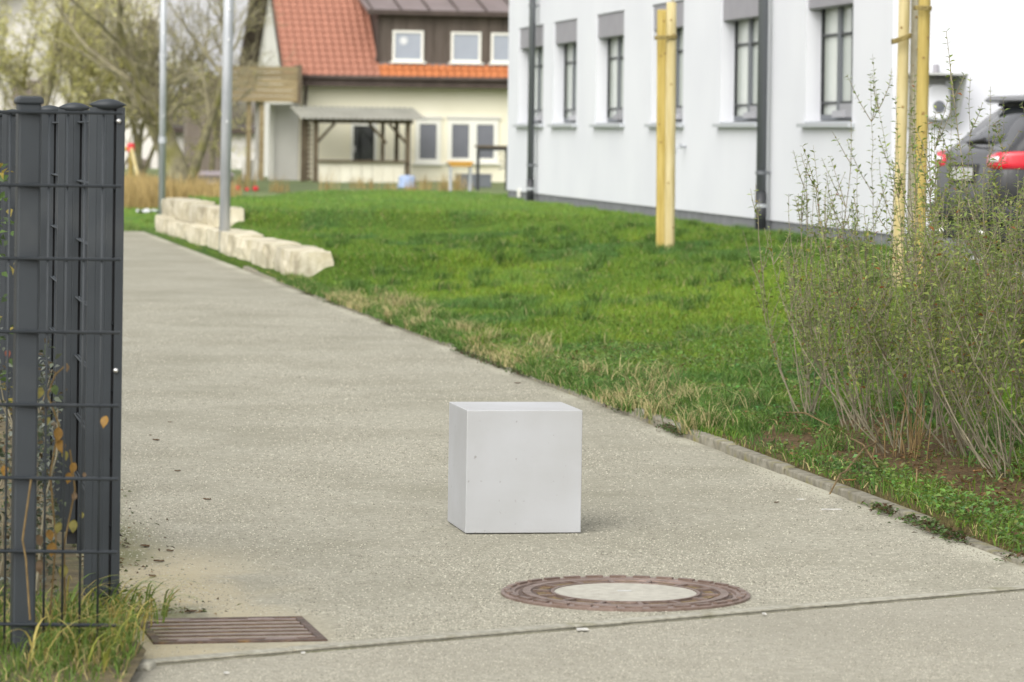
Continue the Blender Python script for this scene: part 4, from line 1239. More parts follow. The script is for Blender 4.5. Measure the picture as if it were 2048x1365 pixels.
# ------------------------------------------------------------------ black car
def car():
    D = 30.2
    zg = .36
    b = P(1920, 400, D)
    th = R(74)
    root = empty('parked_car', (b.x, b.y, zg), math.atan2(math.cos(th), math.sin(th)), label='black parked car seen from its rear corner behind the shrubs', cat='car')
    root.scale = (.9, .9, .9)
    # local x forward, y left, z up; rear at x = 0
    xs_ = [0.0, .03, .07, .13, .22, .34, .5, .66, .8, 1.1, 1.6, 2.1, 2.6, 3.0, 3.25, 3.6, 4.0, 4.22, 4.3]
    zt2 = [.66, .90, 1.06, 1.13, 1.17, 1.30, 1.45, 1.57, 1.615, 1.64, 1.65, 1.63, 1.52, 1.25, 1.10, 1.04, .96, .82, .66]
    hw2 = [.60, .68, .74, .79, .83, .86, .88, .89, .895, .90, .90, .90, .90, .895, .89, .87, .83, .74, .60]
    zb2 = [.42, .38, .34, .31, .29, .27, .26, .25, .24, .24, .24, .24, .24, .24, .24, .25, .27, .32, .42]
    prof = []
    for X, zt3, hw, zb3 in zip(xs_, zt2, hw2, zb2):
        belt = min(1.06, zt3 - .04) if zt3 < 1.1 else 1.06
        cab = max(zt3 - belt, .02)
        gh = min(cab / .5, 1.0)
        pts = [(0, zb3), (hw * .80, zb3), (hw * .95, zb3 + .07), (hw, zb3 + .45 * (belt - zb3)), (hw * .995, belt - .12), (hw * .965, belt - .01), (hw * (.94 - .05 * gh), belt + cab * .12), (hw * (.90 - .13 * gh), belt + cab * .62), (hw * (.84 - .15 * gh), belt + cab * .90), (hw * (.66 - .08 * gh), zt3 - .005), (hw * .35, zt3 + .008), (0, zt3 + .012)]
        prof.append([(X, y, z) for y, z in pts])
    n = len(prof[0])
    def body_pt(i, j, side): x, y, z = prof[i][j]; return (x, y * side, z)
    V = []; F = []
    for p in prof:
        V += [(x, -y, z) for x, y, z in p] + [(x, y, z) for x, y, z in p[::-1]]
    m2 = 2 * n
    for i in range(len(prof) - 1):
        for j in range(m2):
            j2 = (j + 1) % m2
            F.append((i * m2 + j, (i + 1) * m2 + j, (i + 1) * m2 + j2, i * m2 + j2))
    F.append(tuple(range(m2))); F.append(tuple(range((len(prof) - 1) * m2 + m2 - 1, (len(prof) - 1) * m2 - 1, -1)))
    mb = MB(); mb.v = V; mb.f = F
    import bmesh
    me = mb.mesh('body', M['car'], True)
    bm = bmesh.new(); bm.from_mesh(me); bmesh.ops.remove_doubles(bm, verts=bm.verts, dist=.0005); bmesh.ops.recalc_face_normals(bm, faces=bm.faces); bm.to_mesh(me); bm.free()
    o = link('body', me, root)
    sm = o.modifiers.new('sub', 'SUBSURF'); sm.levels = 2; sm.render_levels = 2
    def patch(name, mt, rows, off=.012, par=root, th_=.02):
        """a panel laid on the body: rows of 3-D points, pushed out"""
        m = MB(); nn = len(rows[0])
        vs = [p for r in rows for p in r]
        m.add(vs, [(a * nn + c, a * nn + c + 1, (a + 1) * nn + c + 1, (a + 1) * nn + c) for a in range(len(rows) - 1) for c in range(nn - 1)])
        ob = m.build(name, mt, par, smooth=True)
        so = ob.modifiers.new('solid', 'SOLIDIFY'); so.thickness = th_; so.offset = 0
        return ob
    # rear window on the sloping hatch
    rows = []
    for t in np.linspace(0, 1, 6):
        x = .205 + .42 * t; z = 1.185 + .385 * t; w = .70 - .14 * t
        rows.append([(x + .10 * (abs(q) ** 2.6), q * w, z - .012 * q * q) for q in np.linspace(-1, 1, 11)])
    patch('rear_window', M['carglass'], rows)
    # spoiler
    sp = MB(); sp.prism([(.50, 1.60), (.56, 1.57), (1.0, 1.645), (1.0, 1.675), (.56, 1.648)], -.62, .62, 1)
    sp.build('spoiler', M['car'], root, bevel=.015)
    MB().box(.60, .72, -.5, .5, 1.545, 1.59).build('spoiler_underside', M['carblk'], root, bevel=.01)
    MB().tube([(.20, .30, 1.19), (.16, 0, 1.205), (.17, -.18, 1.22)], [.012, .016, .02], 8).build('wiper', M['carblk'], root)
    # tail lamps: wrap round the corner, following the body's plan
    def plan_x(y, z): return float(np.interp(y / .985, hw2[2:9], xs_[2:9])) + .16 * max(z - 1.02, 0)
    for s in (-1, 1):
        def lamp_rows(y0, y1, z0, z1, nz, ny, out, slant):
            rows = []
            for t in np.linspace(0, 1, nz):
                r = []
                for q in np.linspace(0, 1, ny):
                    y = y0 + (y1 - y0) * q; z = z0 + (z1 - z0) * t + slant * q + (z1 - z0) * .25 * (1 - q) * (1 - t)
                    r.append((plan_x(y, z) - out, s * (y + out * .6), z))
                rows.append(r)
            return rows
        tl = patch('tail_lamp', M['tail'], lamp_rows(.50, .872, .90, 1.07, 5, 12, .012, .05), th_=.02)
        patch('clear_lens', M['tail_w'], lamp_rows(.55, .74, .995, 1.045, 3, 6, .026, .02), par=tl, th_=.01)
    # plate and its recess
    MB().box(.015, .05, -.34, .34, .80, 1.00).build('plate_recess', M['carblk'], root, bevel=.02, rot=(0, R(8), 0), loc=(-.115, 0, 0.005))
    MB().box(-.004, .006, -.26, .26, .835, .955).build('number_plate', M['plate'], root, rot=(0, R(8), 0), loc=(-.115, 0, 0.005))
    # bumper, diffuser, exhaust
    bp = MB(); bp.prism([(-.03, -.62), (.02, -.80), (.18, -.89), (.4, -.905), (.4, .905), (.18, .89), (.02, .80), (-.03, .62)], .44, .60, 2)
    bp.build('bumper', M['carblk'], root, bevel=.04, seg=3)
    MB().prism([(.02, -.6), (.14, -.82), (.5, -.86), (.5, .86), (.14, .82), (.02, .6)], .26, .43, 2).build('diffuser', M['carblk'], root, bevel=.03)
    for s in (-1, 1):
        MB().tube([(-.02, s * .5, .33), (.15, s * .5, .33)], .045, 12).build('exhaust_pipe', M['steel'], root, smooth=True)
    # side glass, arches, wheels
    for s in (-1, 1):
        rows = []
        for t in np.linspace(0, 1, 4):
            x0, x1 = .62 + .35 * t, 3.0 - .55 * t
            rows.append([(x0 + (x1 - x0) * q, s * (.85 - .115 * t + .012), 1.09 + .40 * t) for q in np.linspace(0, 1, 8)])
        patch('side_window', M['carglass'], rows)
        for X in (.85, 3.45):
            w_ = empty('wheel', (X, s * .80, .335)); w_.parent = root
            MB().lathe([(.20, -.11), (.30, -.11), (.33, -.08), (.335, 0), (.33, .08), (.30, .11), (.20, .11)], 32, close=True).build('tyre', M['tyre'], w_, smooth=True, rot=(R(90), 0, 0))
            rm = MB(); rm.lathe([(0, .06), (.05, .06), (.06, .04), (.19, .05), (.205, .09), (.205, -.09), (0, -.09)], 24)
            rm.build('rim', M['galv'], w_, rot=(R(90 * s), 0, 0))
            ar = MB(); a_ = [(X + .40 * math.cos(w), s * .885, .335 + .40 * math.sin(w)) for w in np.linspace(-.1, math.pi + .1, 15)]
            ar.tube(a_, .035, 8).build('wheel_arch', M['carblk'], root, smooth=True)
car()

# ------------------------------------------------------------------ the house at the end
HA = math.atan2(.2, 1)
hp = P(598, 300, 110.5)
HZ = -.09
HF = Frame((hp.x, hp.y, HZ), HA)
HO = empty('tiled_house', HF.o, HA, label='cream house with red tiled roof and brown dormer beyond the lawn', cat='house')
def hh(px, py, yl=0.0): return HF.hit(px, py, yl)
WIDTH = 17.0; DEPTH = 11.0; PIT = R(40)
ez = hh(700, 152, -.55)[1]             # eaves height at the overhang's edge
def roof_z(y): return ez + (y + .55) * math.tan(PIT)
RY = DEPTH / 2
wt = roof_z(0) - .20
MB().box(0, WIDTH, 0, .3, 0, wt).build('wall', M['cream'], HO)
gm = MB(); gm.prism([(.3, 0), (DEPTH, 0), (DEPTH, wt), (RY, roof_z(RY) - .22), (.3, wt + .2)], 0.003, .3, 0)
gm.build('gable_wall', M['gable'], HO)
MB().prism([(.3, 0), (DEPTH, 0), (DEPTH, wt), (RY, roof_z(RY) - .22), (.3, wt + .2)], WIDTH - .3, WIDTH, 0).build('gable_wall', M['gable'], HO)
# roof slabs
XL = hh(567, 150, -.55)[0]
def slab(y0, y1, z0, z1, t): return [(y0, z0), (y1, z1), (y1, z1 - t), (y0, z0 - t)]
MB().prism(slab(-.55, RY, ez - .03, roof_z(RY) - .03, .16), XL + .03, WIDTH + .4, 0).build('roof', M['soffit'], HO)
MB().prism(slab(DEPTH + .55, RY + .001, ez - .03, roof_z(RY) - .03, .16), XL + .03, WIDTH + .4, 0).build('roof', M['soffit'], HO)
MB().prism([(-.55, ez - .02), (RY, roof_z(RY) - .02), (DEPTH + .55, ez - .02), (DEPTH + .55, ez - .30), (RY, roof_z(RY) - .30), (-.55, ez - .30)], XL - .03, XL + .03, 0).build('bargeboard', M['soffit'], HO)
MB().box(XL, WIDTH, -.62, -.55, ez - .34, ez - .05).build('fascia', M['soffit'], HO)
gt = MB(); gt.tube([(XL - .05, -.66, ez - .06), (WIDTH, -.66, ez - .06)], .075, 10); gt.build('gutter', M['soffit'], HO, smooth=True)
# tiles, one by one
tw, tl_, n_ = .235, .31, 7
tv, tf = [], []
for i in range(n_ + 1):
    t = i / n_
    z = .022 * math.cos(2 * math.pi * t) + .02
    for (yy, dz_) in ((0, 0), (tl_ * 1.12, -.012)):
        tv.append((t * tw * 1.02, yy, z + dz_ + .038 - .02 * (yy > 0)))
    tv.append((t * tw * 1.02, 0, z + .004))
for i in range(n_):
    a = i * 3; b = a + 3
    tf += [(a, b, b + 1, a + 1), (a + 2, b + 2, b, a)]
tm = MB(); tm.v = tv; tm.f = tf
tile_me = tm.mesh('roof_tile', M['tile']); tm2 = MB(); tm2.v = tv; tm2.f = tf
tile_mo = tm2.mesh('roof_tile', M['tile_o'])
xd = hh(757, 130, -.06)[0]              # dormer's left edge
ncol = int((xd - .1 - XL) / tw) + 1
nrow = 14
cs, sn = math.cos(PIT), math.sin(PIT)
def tile_at(me, cx, row): 
    d = row * tl_
    link('roof_tile', me, HO, (cx, -.60 + d * cs, ez - .045 + d * sn + .02), (PIT, 0, 0))
for r_ in range(nrow):
    for c_ in range(ncol): tile_at(tile_me, XL + c_ * tw, r_)
ncol2 = int((hh(1040, 140)[0] - (XL + ncol * tw)) / tw)
for r_ in range(2):
    for c_ in range(ncol2): tile_at(tile_mo, XL + (ncol + c_) * tw, r_)
up = MB(); d0 = nrow * tl_
up.prism(slab(-.60 + d0 * cs, RY, ez + d0 * sn, roof_z(RY) + .02, .05), XL, WIDTH, 0).build('upper_tiles', M['tile'], HO)
# dormer
DY = -.06
zd0 = roof_z(DY) - .02; zd1 = hh(800, 27, DY)[1]
dr = empty('dormer', (0, 0, 0)); dr.parent = HO
MB().prism([(DY, zd0 - .1), (4.2, zd0 - .1), (4.2, zd1 + .6), (DY, zd1)], xd + .02, 15.0, 0).build('dormer_body', M['soffit'], dr)
x = xd; 
pw = .44
while x < 12.5:
    MB().box(x, x + pw - .018, DY - .05, DY - .003, zd0 + .05, zd1 - .02).build('cladding_board', M['brown'], dr)
    x += pw
MB().box(xd - .05, 13, DY - .10, DY - .002, zd0 - .02, zd0 + .05).build('sill_flashing', M['seam'], dr)
k = math.tan(R(14))
MB().prism([(-.42, zd1 - .02), (4.8, zd1 - .02 + 5.2 * k), (4.8, zd1 + .10 + 5.2 * k), (-.42, zd1 + .10)], xd - .42, 15.4, 0).build('dormer_roof', M['seam'], dr)
x = xd - .3
while x < 13:
    sv = MB(); sv.prism([(-.43, zd1 + .09), (4.8, zd1 + .095 + 5.2 * k), (4.8, zd1 + .16 + 5.2 * k), (-.43, zd1 + .155)], x, x + .035, 0)
    sv.build('standing_seam', M['soffit'], dr); x += .92
MB().box(xd - .44, 15, -.48, -.422, zd1 - .06, zd1 + .09).build('roof_edge', M['soffit'], dr)
MB().tube([(xd - .06, DY - .12, zd1 - .1), (xd - .06, DY - .12, zd0 + .25), (xd - .12, DY - .2, zd0 + .1)], .04, 8).build('downspout', M['soffit'], dr)
def pvc_window(px0, px1, py0, py1, yl, glass, par, split=0, fw=.075):
    x0, z1 = hh(px0, py0, yl); x1, z0 = hh(px1, py1, yl)
    w_ = empty('window', ((x0 + x1) / 2, yl, z0)); w_.parent = par
    hw = (x1 - x0) / 2; h = z1 - z0
    f = MB()
    f.box(-hw, -hw + fw, -.07, .0, 0, h); f.box(hw - fw, hw, -.07, .0, 0, h); f.box(-hw + fw, hw - fw, -.07, 0, 0, fw); f.box(-hw + fw, hw - fw, -.07, 0, h - fw, h)
    if split: f.box(-fw * .9, fw * .9, -.07, 0, fw, h - fw)
    f.build('frame', M['pvc'], w_)
    if split:
        MB().box(-hw + fw, -fw * .9, -.03, -.01, fw, h - fw).build('pane', glass, w_)
        MB().box(fw * .9, hw - fw, -.03, -.01, fw, h - fw).build('pane', glass, w_)
    else:
        MB().box(-hw + fw, hw - fw, -.03, -.01, fw, h - fw).build('pane', glass, w_)
    MB().box(-hw - .08, hw + .08, -.14, 0, -.06, -.005).build('sill', M['pvc'], w_)
    return w_, hw, h
wds = [pvc_window(785, 846, 61, 124, DY - .05, M['glass_b'], dr), pvc_window(902, 961, 64, 126, DY - .05, M['glass_b'], dr), pvc_window(982, 1041, 66, 127, DY - .05, M['glass_b'], dr)]
star = MB(); star.add([(.16 * (1 if q % 2 == 0 else .6) * math.cos(q * math.pi / 8), 0, .16 * (1 if q % 2 == 0 else .6) * math.sin(q * math.pi / 8)) for q in range(16)], [tuple(range(16))])
so_ = star.build('paper_star', M['litter'], wds[0][0], loc=(-.14, -.035, .66))
q = so_.modifiers.new('solid', 'SOLIDIFY'); q.thickness = .006
pvc_window(831, 880, 240, 327, 0, M['glass'], HO, fw=.13)
pvc_window(895, 995, 240, 326, 0, M['glass'], HO, split=1, fw=.14)
for a, b in ((831, 884), (893, 1000)):
    x0, z = hh(a, 234); x1, _ = hh(b, 234)
    MB().box(x0, x1, -.09, 0, z - .06, z + .02).build('lintel_box', M['gable'], HO)
# door behind the shelter
x0, z1 = hh(701, 246); x1, _ = hh(754, 246)
dd = empty('door', ((x0 + x1) / 2, 0, 0)); dd.parent = HO
hw = (x1 - x0) / 2
f = MB(); f.box(-hw, -hw + .09, -.08, 0, 0, z1); f.box(hw - .09, hw, -.08, 0, 0, z1); f.box(-hw + .09, hw - .09, -.08, 0, z1 - .09, z1)
f.build('door_frame', M['pvc'], dd)
MB().box(-hw + .09, hw - .09, -.04, -.01, .02, z1 - .09).build('door_pane', M['glass_d'], dd)
MB().box(-hw + .10, -hw + .14, -.11, -.04, .9, 1.1).build('door_handle', M['steel'], dd)
# downpipe
xa, za = hh(613, 156, -.6); xb, zb3 = hh(608, 222, -.06)
MB().tube([(xa, -.62, ez - .1), (xa, -.60, ez - .3), (xb + .02, -.1, za - .9), (xb, -.08, zb3), (xb, -.08, 0)], .05, 8).build('downpipe', M['soffit'], HO, smooth=True)
# timber balcony box at the gable
yb = -1.2
bx0, bz1 = hh(440, 131, yb); bx1, bz0 = hh(598, 205, yb)
bal = empty('timber_balcony', HF.o + HF.ex * bx0 + HF.ey * yb, HA, label='weathered plank balcony front built onto the house gable', cat='balcony')
nb = 6; bh = (bz1 - bz0) / nb
for k in range(nb):
    MB().box(0, bx1 - bx0 - .05, 0, .04, bz0 + k * bh, bz0 + (k + 1) * bh - .012).build('plank', M['plank'], bal)
MB().box(0, bx1 - bx0 - .05, .04, 1.1, bz0 + .02, bz0 + .12).build('deck', M['post_w'], bal)
MB().box(bx1 - bx0 - .05, bx1 - bx0 + .08, -.04, 1.1, bz0 - .04, bz1 + .05).build('corner_post', M['post_w'], bal)
for px in (497, 523):
    xx = hh(px, 300, yb + .2)[0] - bx0
    MB().box(xx - .07, xx + .07, .15, .29, -.05, bz0 + .02).build('post', M['plank'], bal)
xx = hh(516, 300, yb + .4)[0] - bx0
MB().box(xx - .08, xx + .10, .5, .6, -.05, bz0 + .02).build('post', M['gable'], bal)
xx0 = hh(487, 300, yb)[0] - bx0; xx1 = hh(519, 300, yb)[0] - bx0
zg1 = hh(500, 320, yb)[1]
MB().box(xx0, xx1, .32, .40, -.05, zg1).build('screen_panel', M['gable'], bal)
# side porch wall (grey) under the balcony
xq0 = hh(541, 300, -.2)[0]
MB().box(xq0, -.02, .02, .25, 0, bz0 - .05).build('porch_wall', M['gable'], HO)
MB().box(xq0 - .02, xq0 + .12, -.06, .02, 0, bz0 - .06).build('porch_post', M['pvc'], HO)

# garden shelter in front of the house
ys = -3.4
SHX0, _ = hh(632, 300, ys); SHX1, _ = hh(816, 300, ys)
sh = empty('garden_shelter', HF.o + HF.ex * SHX0 + HF.ey * ys, HA, label='open timber shelter with corrugated roof and cream counter before the house', cat='shelter')
Ls = SHX1 - SHX0
zr_ = hh(720, 246, ys)[1]; zc_ = hh(720, 321, ys)[1]
zrb = hh(720, 222, ys + 2.2)[1]
for xx in (0, Ls):
    MB().box(xx - .07, xx + .07, 0, .14, -.05, zr_).build('post', M['post_w'], sh)
    MB().box(xx - .06, xx + .06, 2.1, 2.22, -.05, zrb - .08).build('post', M['post_w'], sh)
MB().box(-.15, Ls + .15, -.01, .15, zr_ - .02, zr_ + .12).build('beam', M['post_w'], sh)
xm = hh(776, 300, ys)[0] - SHX0
MB().box(xm - .05, xm + .05, 1.0, 1.1, zc_, zr_).build('post', M['post_w'], sh)
for xx, s in ((0, 1), (Ls, -1), (xm, -1)):
    m = MB(); m.tube([(xx + s * .04, .07, zr_ - .62), (xx + s * .58, .07, zr_ - .02)], .045, 4); m.build('brace', M['post_w'], sh)
cr_ = MB(); nn = 44
rx0 = hh(600, 230, ys)[0] - SHX0; rx1 = hh(852, 240, ys)[0] - SHX0
vs = []
for i in range(nn + 1):
    x = rx0 + (rx1 - rx0) * i / nn
    z = .02 * (1 if i % 2 else -1)
    vs += [(x, -.35, zr_ + .12 + z), (x, 2.3, zrb + .12 + z)]
cr_.add(vs, [(2 * i, 2 * i + 2, 2 * i + 3, 2 * i + 1) for i in range(nn)])
o = cr_.build('roof_sheet', M['corr'], sh); q = o.modifiers.new('solid', 'SOLIDIFY'); q.thickness = .015
nbd = 8
for k in range(nbd):
    MB().box(.1 + (Ls - .2) * k / nbd, .1 + (Ls - .2) * (k + 1) / nbd - .015, 0.02, .06, -.05, zc_ - .06).build('counter_board', M['counter'], sh)
MB().box(.05, Ls - .05, -.10, .35, zc_ - .06, zc_).build('counter_top', M['post_w'], sh)
sx0 = hh(602, 300, ys + .5)[0] - SHX0
for k in range(13):
    z = .05 + k * .148
    MB().box(sx0, -.08, .42, .46, z, z + .10).build('slat', M['post_w'], sh)
MB().box(sx0, sx0 + .09, .47, .56, -.05, zr_ + .1).build('post', M['post_w'], sh)

# tables, tub, box, toys
def small_table(px0, px1, pyt, D, h, top_mat, leg_mat, lab, cat_, depth=.7, th=.05, z0=-.09):
    a, b = P(px0, pyt, D), P(px1, pyt, D)
    w_ = (b.x - a.x)
    r_ = empty('garden_table', (a.x, a.y, a.z - h), R(4), label=lab, cat=cat_)
    MB().box(0, w_, 0, depth, h - th, h).build('table_top', top_mat, r_, bevel=.008)
    MB().box(.05, w_ - .05, .03, depth - .03, h - th - .07, h - th - .002).build('apron', M['dark'] if top_mat == M['post_w'] else M['yellow'], r_)
    for xx in (.07, w_ - .07):
        for yy in (.06, depth - .06):
            MB().tube([(xx, yy, 0), (xx, yy, h - th - .05)], .024, 8).build('leg', leg_mat, r_)
    return r_, w_
small_table(897, 948, 323, 84, .72, M['yellow'], M['galv'], 'low table with yellow top standing before the house window', 'table')
tb, tw_ = small_table(952, 1022, 291, 82, 1.06, M['post_w'], M['dark'], 'tall dark bar table beside the white building corner', 'table', depth=.6)
sc_ = MB()
for k in range(5):
    sc_.tube([(.55 + .05 * (k % 2), .05, .50 + .09 * k), (.74 - .05 * (k % 2), .05, .56 + .09 * k)], .012, 6)
sc_.build('scroll_work', M['dark'], tb)
bpos = P(800, 352, 99)
bx = empty('blue_tub', (bpos.x, bpos.y, -.09), label='pale blue plastic tub upturned at the lawn crest before the shelter', cat='tub')
MB().lathe([(.0, 0), (.26, 0), (.235, .28), (.20, .33), (.0, .34)], 20).build('tub_body', M['blue'], bx, smooth=False, loc=(.2, 0, max(bpos.z + .09 - .34, .0)))
MB().lathe([(.25, 0), (.28, 0), (.28, .035), (.25, .035)], 20, close=True).build('tub_rim', M['blue'], bx, loc=(.2, 0, max(bpos.z + .09 - .34, .0)))
pg = P(918, 348, 100)
bk = empty('dark_box', (pg.x, pg.y, -.09), R(11), label='dark grey storage box against the house wall behind the tables', cat='box')
MB().box(0, .95, 0, .5, 0, pg.z + .09 - .05).build('box_body', M['frame'], bk, bevel=.02)
MB().box(-.02, .97, -.02, .52, pg.z + .09 - .05, pg.z + .09).build('box_lid', M['frame'], bk, bevel=.02)
# swing frame
sw0 = P(262, 293, 80)
sw = empty('swing_frame', (sw0.x, 80, -.09), label='timber swing frame with a red cap beside the dry reeds', cat='swing')
hz = sw0.z + .09
MB().tube([(.02, -.1, hz - .05), (.02 + (290 - 262) * 80 / F_PX, -.55, 0)], .045, 10).build('leg', M['wood_p'], sw)
MB().tube([(-.03, .1, hz - .05), (-.03, .55, 0)], .045, 10).build('leg', M['wood_y'], sw)
MB().tube([(0, 0, hz - .06), (-2.2, .2, hz - .06)], .05, 10).build('beam', M['wood_y'], sw)
MB().tube([(-.02, .35, .45), (.17, -.35, .45)], .03, 8).build('cross_bar', M['wood_y'], sw)
MB().lathe([(.0, -.10), (.085, -.10), (.09, .02), (.075, .09), (0, .095)], 12).build('cap', M['red'], sw, loc=(.0, -.02, hz - .02))
# toys
tlab = {470: 'red ball lying left of the others beside the house porch', 494: 'small red ball beside the grey porch panel', 511: 'red ball rightmost of those by the porch post', 404: 'dull red toy left of the blue bucket near the reeds'}
for px, py, rr_ in ((475, 378, .09), (494, 380, .06), (511, 378, .08), (404, 378, .07)):
    p = P(px, py, 90 if px > 450 else 86)
    key = 470 if px == 475 else px
    t = MB(); t.lathe([(rr_ * math.sin(a), -rr_ * math.cos(a)) for a in np.linspace(0, math.pi, 9)], 14)
    t.build('toy_ball', M['red'], None, smooth=True, loc=p, label=tlab[key], cat='ball', group='red balls by the porch')
p = P(423, 384, 86)
bkt = empty('toy_bucket', p, label='blue bucket standing in the dry reeds by the lamp post', cat='bucket')
MB().lathe([(0, 0), (.07, 0), (.11, .24), (.10, .24), (.06, .02), (0, .02)], 16).build('bucket_body', M['blue2'], bkt, smooth=True)
MB().lathe([(.10, .235), (.125, .235), (.125, .26), (.10, .26)], 16, close=True).build('bucket_rim', M['blue2'], bkt)
p = P(390, 372, 92)
cvx = empty('sandbox', (p.x, p.y, -.09), label='low dark sandbox with a mauve cover behind the lamp post', cat='sandbox')
MB().box(0, .92, 0, .9, 0, p.z + .09 + .26).build('sandbox_wall', M['frame'], cvx)
MB().prism([(-.05, p.z + .09 + .27), (.97, p.z + .09 + .27), (.85, p.z + .09 + .38), (.1, p.z + .09 + .38)], -.05, .95, 1).build('cover_sheet', M['mauve'], cvx)
# crumpled litter on the grass
p = G(272, 440, .0)
lt = MB()
vs, fs = [], []
for i in range(9):
    for j in range(4):
        vs.append((.055 * i + random.uniform(-.02, .02), .12 * j + random.uniform(-.02, .02) + .08 * i, .02 + .05 * abs(math.sin(i * 1.3 + j)) + random.uniform(0, .05)))
for i in range(8):
    for j in range(3): fs.append((i * 4 + j, (i + 1) * 4 + j, (i + 1) * 4 + j + 1, i * 4 + j + 1))
lt.add(vs, fs)
o = lt.build('plastic_litter', M['litter'], None, smooth=True, loc=(p.x, p.y, .06), label='crumpled white plastic sheet lying beyond the end of the path', cat='litter')
q = o.modifiers.new('solid', 'SOLIDIFY'); q.thickness = .008

# ------------------------------------------------------------------ pale house and shed behind the trees
fp = P(-60, 300, 138)
FF = Frame((fp.x, fp.y, -.09), R(6))
fh = empty('pale_house', FF.o, R(6), label='pale rendered house with dark shutters behind the bare trees', cat='house')
x1 = FF.hit(318, 100)[0]
ztop = FF.hit(100, -60)[1]
MB().box(0, x1, 0, 9, 0, ztop).build('wall', M['pale_wall'], fh)
MB().prism([(-1.2, ztop - .9), (4.5, ztop + 2.6), (10.2, ztop - .9), (10.2, ztop - .7), (4.5, ztop + 2.85), (-1.2, ztop - .7)], -3, 1.9, 0).build('roof', M['tile'], fh)
MB().box(-.3, x1 + .3, -.3, 9.3, ztop, ztop + .3).build('roof_edge', M['soffit'], fh)
x2 = FF.hit(560, 300)[0]; zl = FF.hit(400, 262)[1]
MB().box(x1, x2, 1.5, 6, 0, zl).build('low_wing', M['pale_wall'], fh)
MB().prism([(1.1, zl - .1), (6.4, zl - .1), (6.4, zl + .25), (1.1, zl + .1)], x1, x2 + .2, 0).build('low_roof', M['soffit'], fh)
for a, b, c, d in ((140, 205, 15, 137), (25, 88, 160, 215), (285, 312, 40, 130), (255, 300, 318, 368)):
    xa, z1 = FF.hit(a, c); xb, z0 = FF.hit(b, d)
    w_ = empty('window', ((xa + xb) / 2, 0, z0)); w_.parent = fh
    hw = (xb - xa) / 2; h = z1 - z0
    MB().box(-hw, 0, -.08, -.003, 0, h).build('shutter', M['taupe'], w_)
    MB().box(0.01, hw, -.06, -.003, 0, h).build('shutter', M['taupe'], w_)
    MB().box(-hw - .1, hw + .1, -.16, -.003, -.1, -.005).build('sill', M['pale_wall'], w_)
sp_ = P(372, 300, 124)
SF = Frame((sp_.x, sp_.y, -.09), R(8))
sd = empty('timber_shed', SF.o, R(8), label='grey brown timber shed half hidden behind the big bare tree', cat='shed')
sx, szt = SF.hit(462, 185)
nb = 9
for k in range(nb):
    MB().box(sx * k / nb, sx * (k + 1) / nb - .015, 0, .05, 0, szt).build('wall_board', M['taupe'], sd)
MB().box(0.02, sx - .02, .06, 2.5, 0, szt - .02).build('shed_body', M['taupe'], sd)
MB().prism([(-.25, szt), (sx + .25, szt), (sx / 2, szt + .75)], -.3, 2.8, 1).build('shed_roof', M['post_w'], sd)

# ------------------------------------------------------------------ trees
def tree(name, px, pyb, D, lab, trunks, spec, leafcol, nleaf, leafsize, zbase=-.1, group='bare trees by the playground'):
    b = P(px, pyb, D)
    random.seed(int(px) + 5)
    root = empty(name, (b.x, b.y, zbase), label=lab, cat='tree', group=group)
    tm_ = MB(); cm = MB(); tips = []
    for (dx, dy, d, L, r) in trunks:
        # limb polyline of its own in the trunk mesh, then its boughs in the crown mesh
        sub = MB()
        branch_mesh(cm if False else sub, (dx, dy, 0), d, L, r, 0, spec, tips)
        # the first tube (level 0) is the trunk
        n = max(3, int(L / spec['seg'])); ns = spec['sides'][0]
        nv = (n + 1) * ns; nf = n * ns + 2
        tm_.add(sub.v[:nv], sub.f[:nf])
        cm.add(sub.v[nv:], [tuple(i - nv for i in f) for f in sub.f[nf:]])
    tm_.build('trunk', M['bark'], root, smooth=True)
    cm.build('crown', M['twig'], root)
    if nleaf:
        P0 = np.array([tuple(tips[random.randrange(len(tips))][0]) for _ in range(nleaf)]) + rng.normal(0, .05, (nleaf, 3))
        V, T, C = leaves_cloud(P0, (leafsize * .7, leafsize * 1.3), (leafsize * .5, leafsize * .8), np.array(leafcol))
        soup('foliage', V, T, C, M['leaf'], root, kind='stuff')
base = dict(seg=.28, wob=.10, rmin=.006, sides=[8, 5, 4, 3], levels=4, kids=[7, 6, 5, 0], angle=(.35, .95), len=(.38, .62))
base['from'] = [.25, .2, .15, .1]; base['up'] = [.02, .05, .05, .04]
ysp = dict(base); ysp['kids'] = [8, 6, 5, 0]; ysp['up'] = [.03, .06, .03, .0]
ycol = [[.54, .52, .17], [.62, .60, .25], [.47, .46, .16], [.58, .53, .26]]
gcol = [[.30, .29, .10], [.36, .35, .11], [.24, .22, .10]]
tree('budding_tree', 62, 300, 92, 'yellow budding tree behind the fence, leftmost of the trees', [(0, 0, (.0, 0, 1), 4.3, .14), (.1, .1, (-.35, .1, 1), 4.3, .09), (-.1, 0, (.4, -.1, 1), 4.2, .09), (.0, .2, (.75, .0, 1), 2.9, .07), (0, 0, (-.8, 0, 1), 2.8, .07)], ysp, ycol, 14000, .085)
tree('budding_tree', 175, 300, 98, 'yellow budding tree left of the thin lamp post', [(0, 0, (.1, 0, 1), 4.2, .11), (.0, .1, (-.5, .1, 1), 4.0, .08), (.1, 0, (.55, .0, 1), 3.8, .08)], ysp, ycol, 9000, .08)
tree('gnarled_tree', 366, 345, 88, 'gnarled mossy bare tree with leaning limbs between the lamp posts', [(0, 0, (-.75, -.1, 1), 3.2, .27), (.02, 0, (-.16, 0, 1), 5.2, .26), (.1, .1, (.25, .1, 1), 4.6, .15), (-.05, .1, (-.42, .3, 1), 4.4, .17)], base, gcol, 3500, .06)
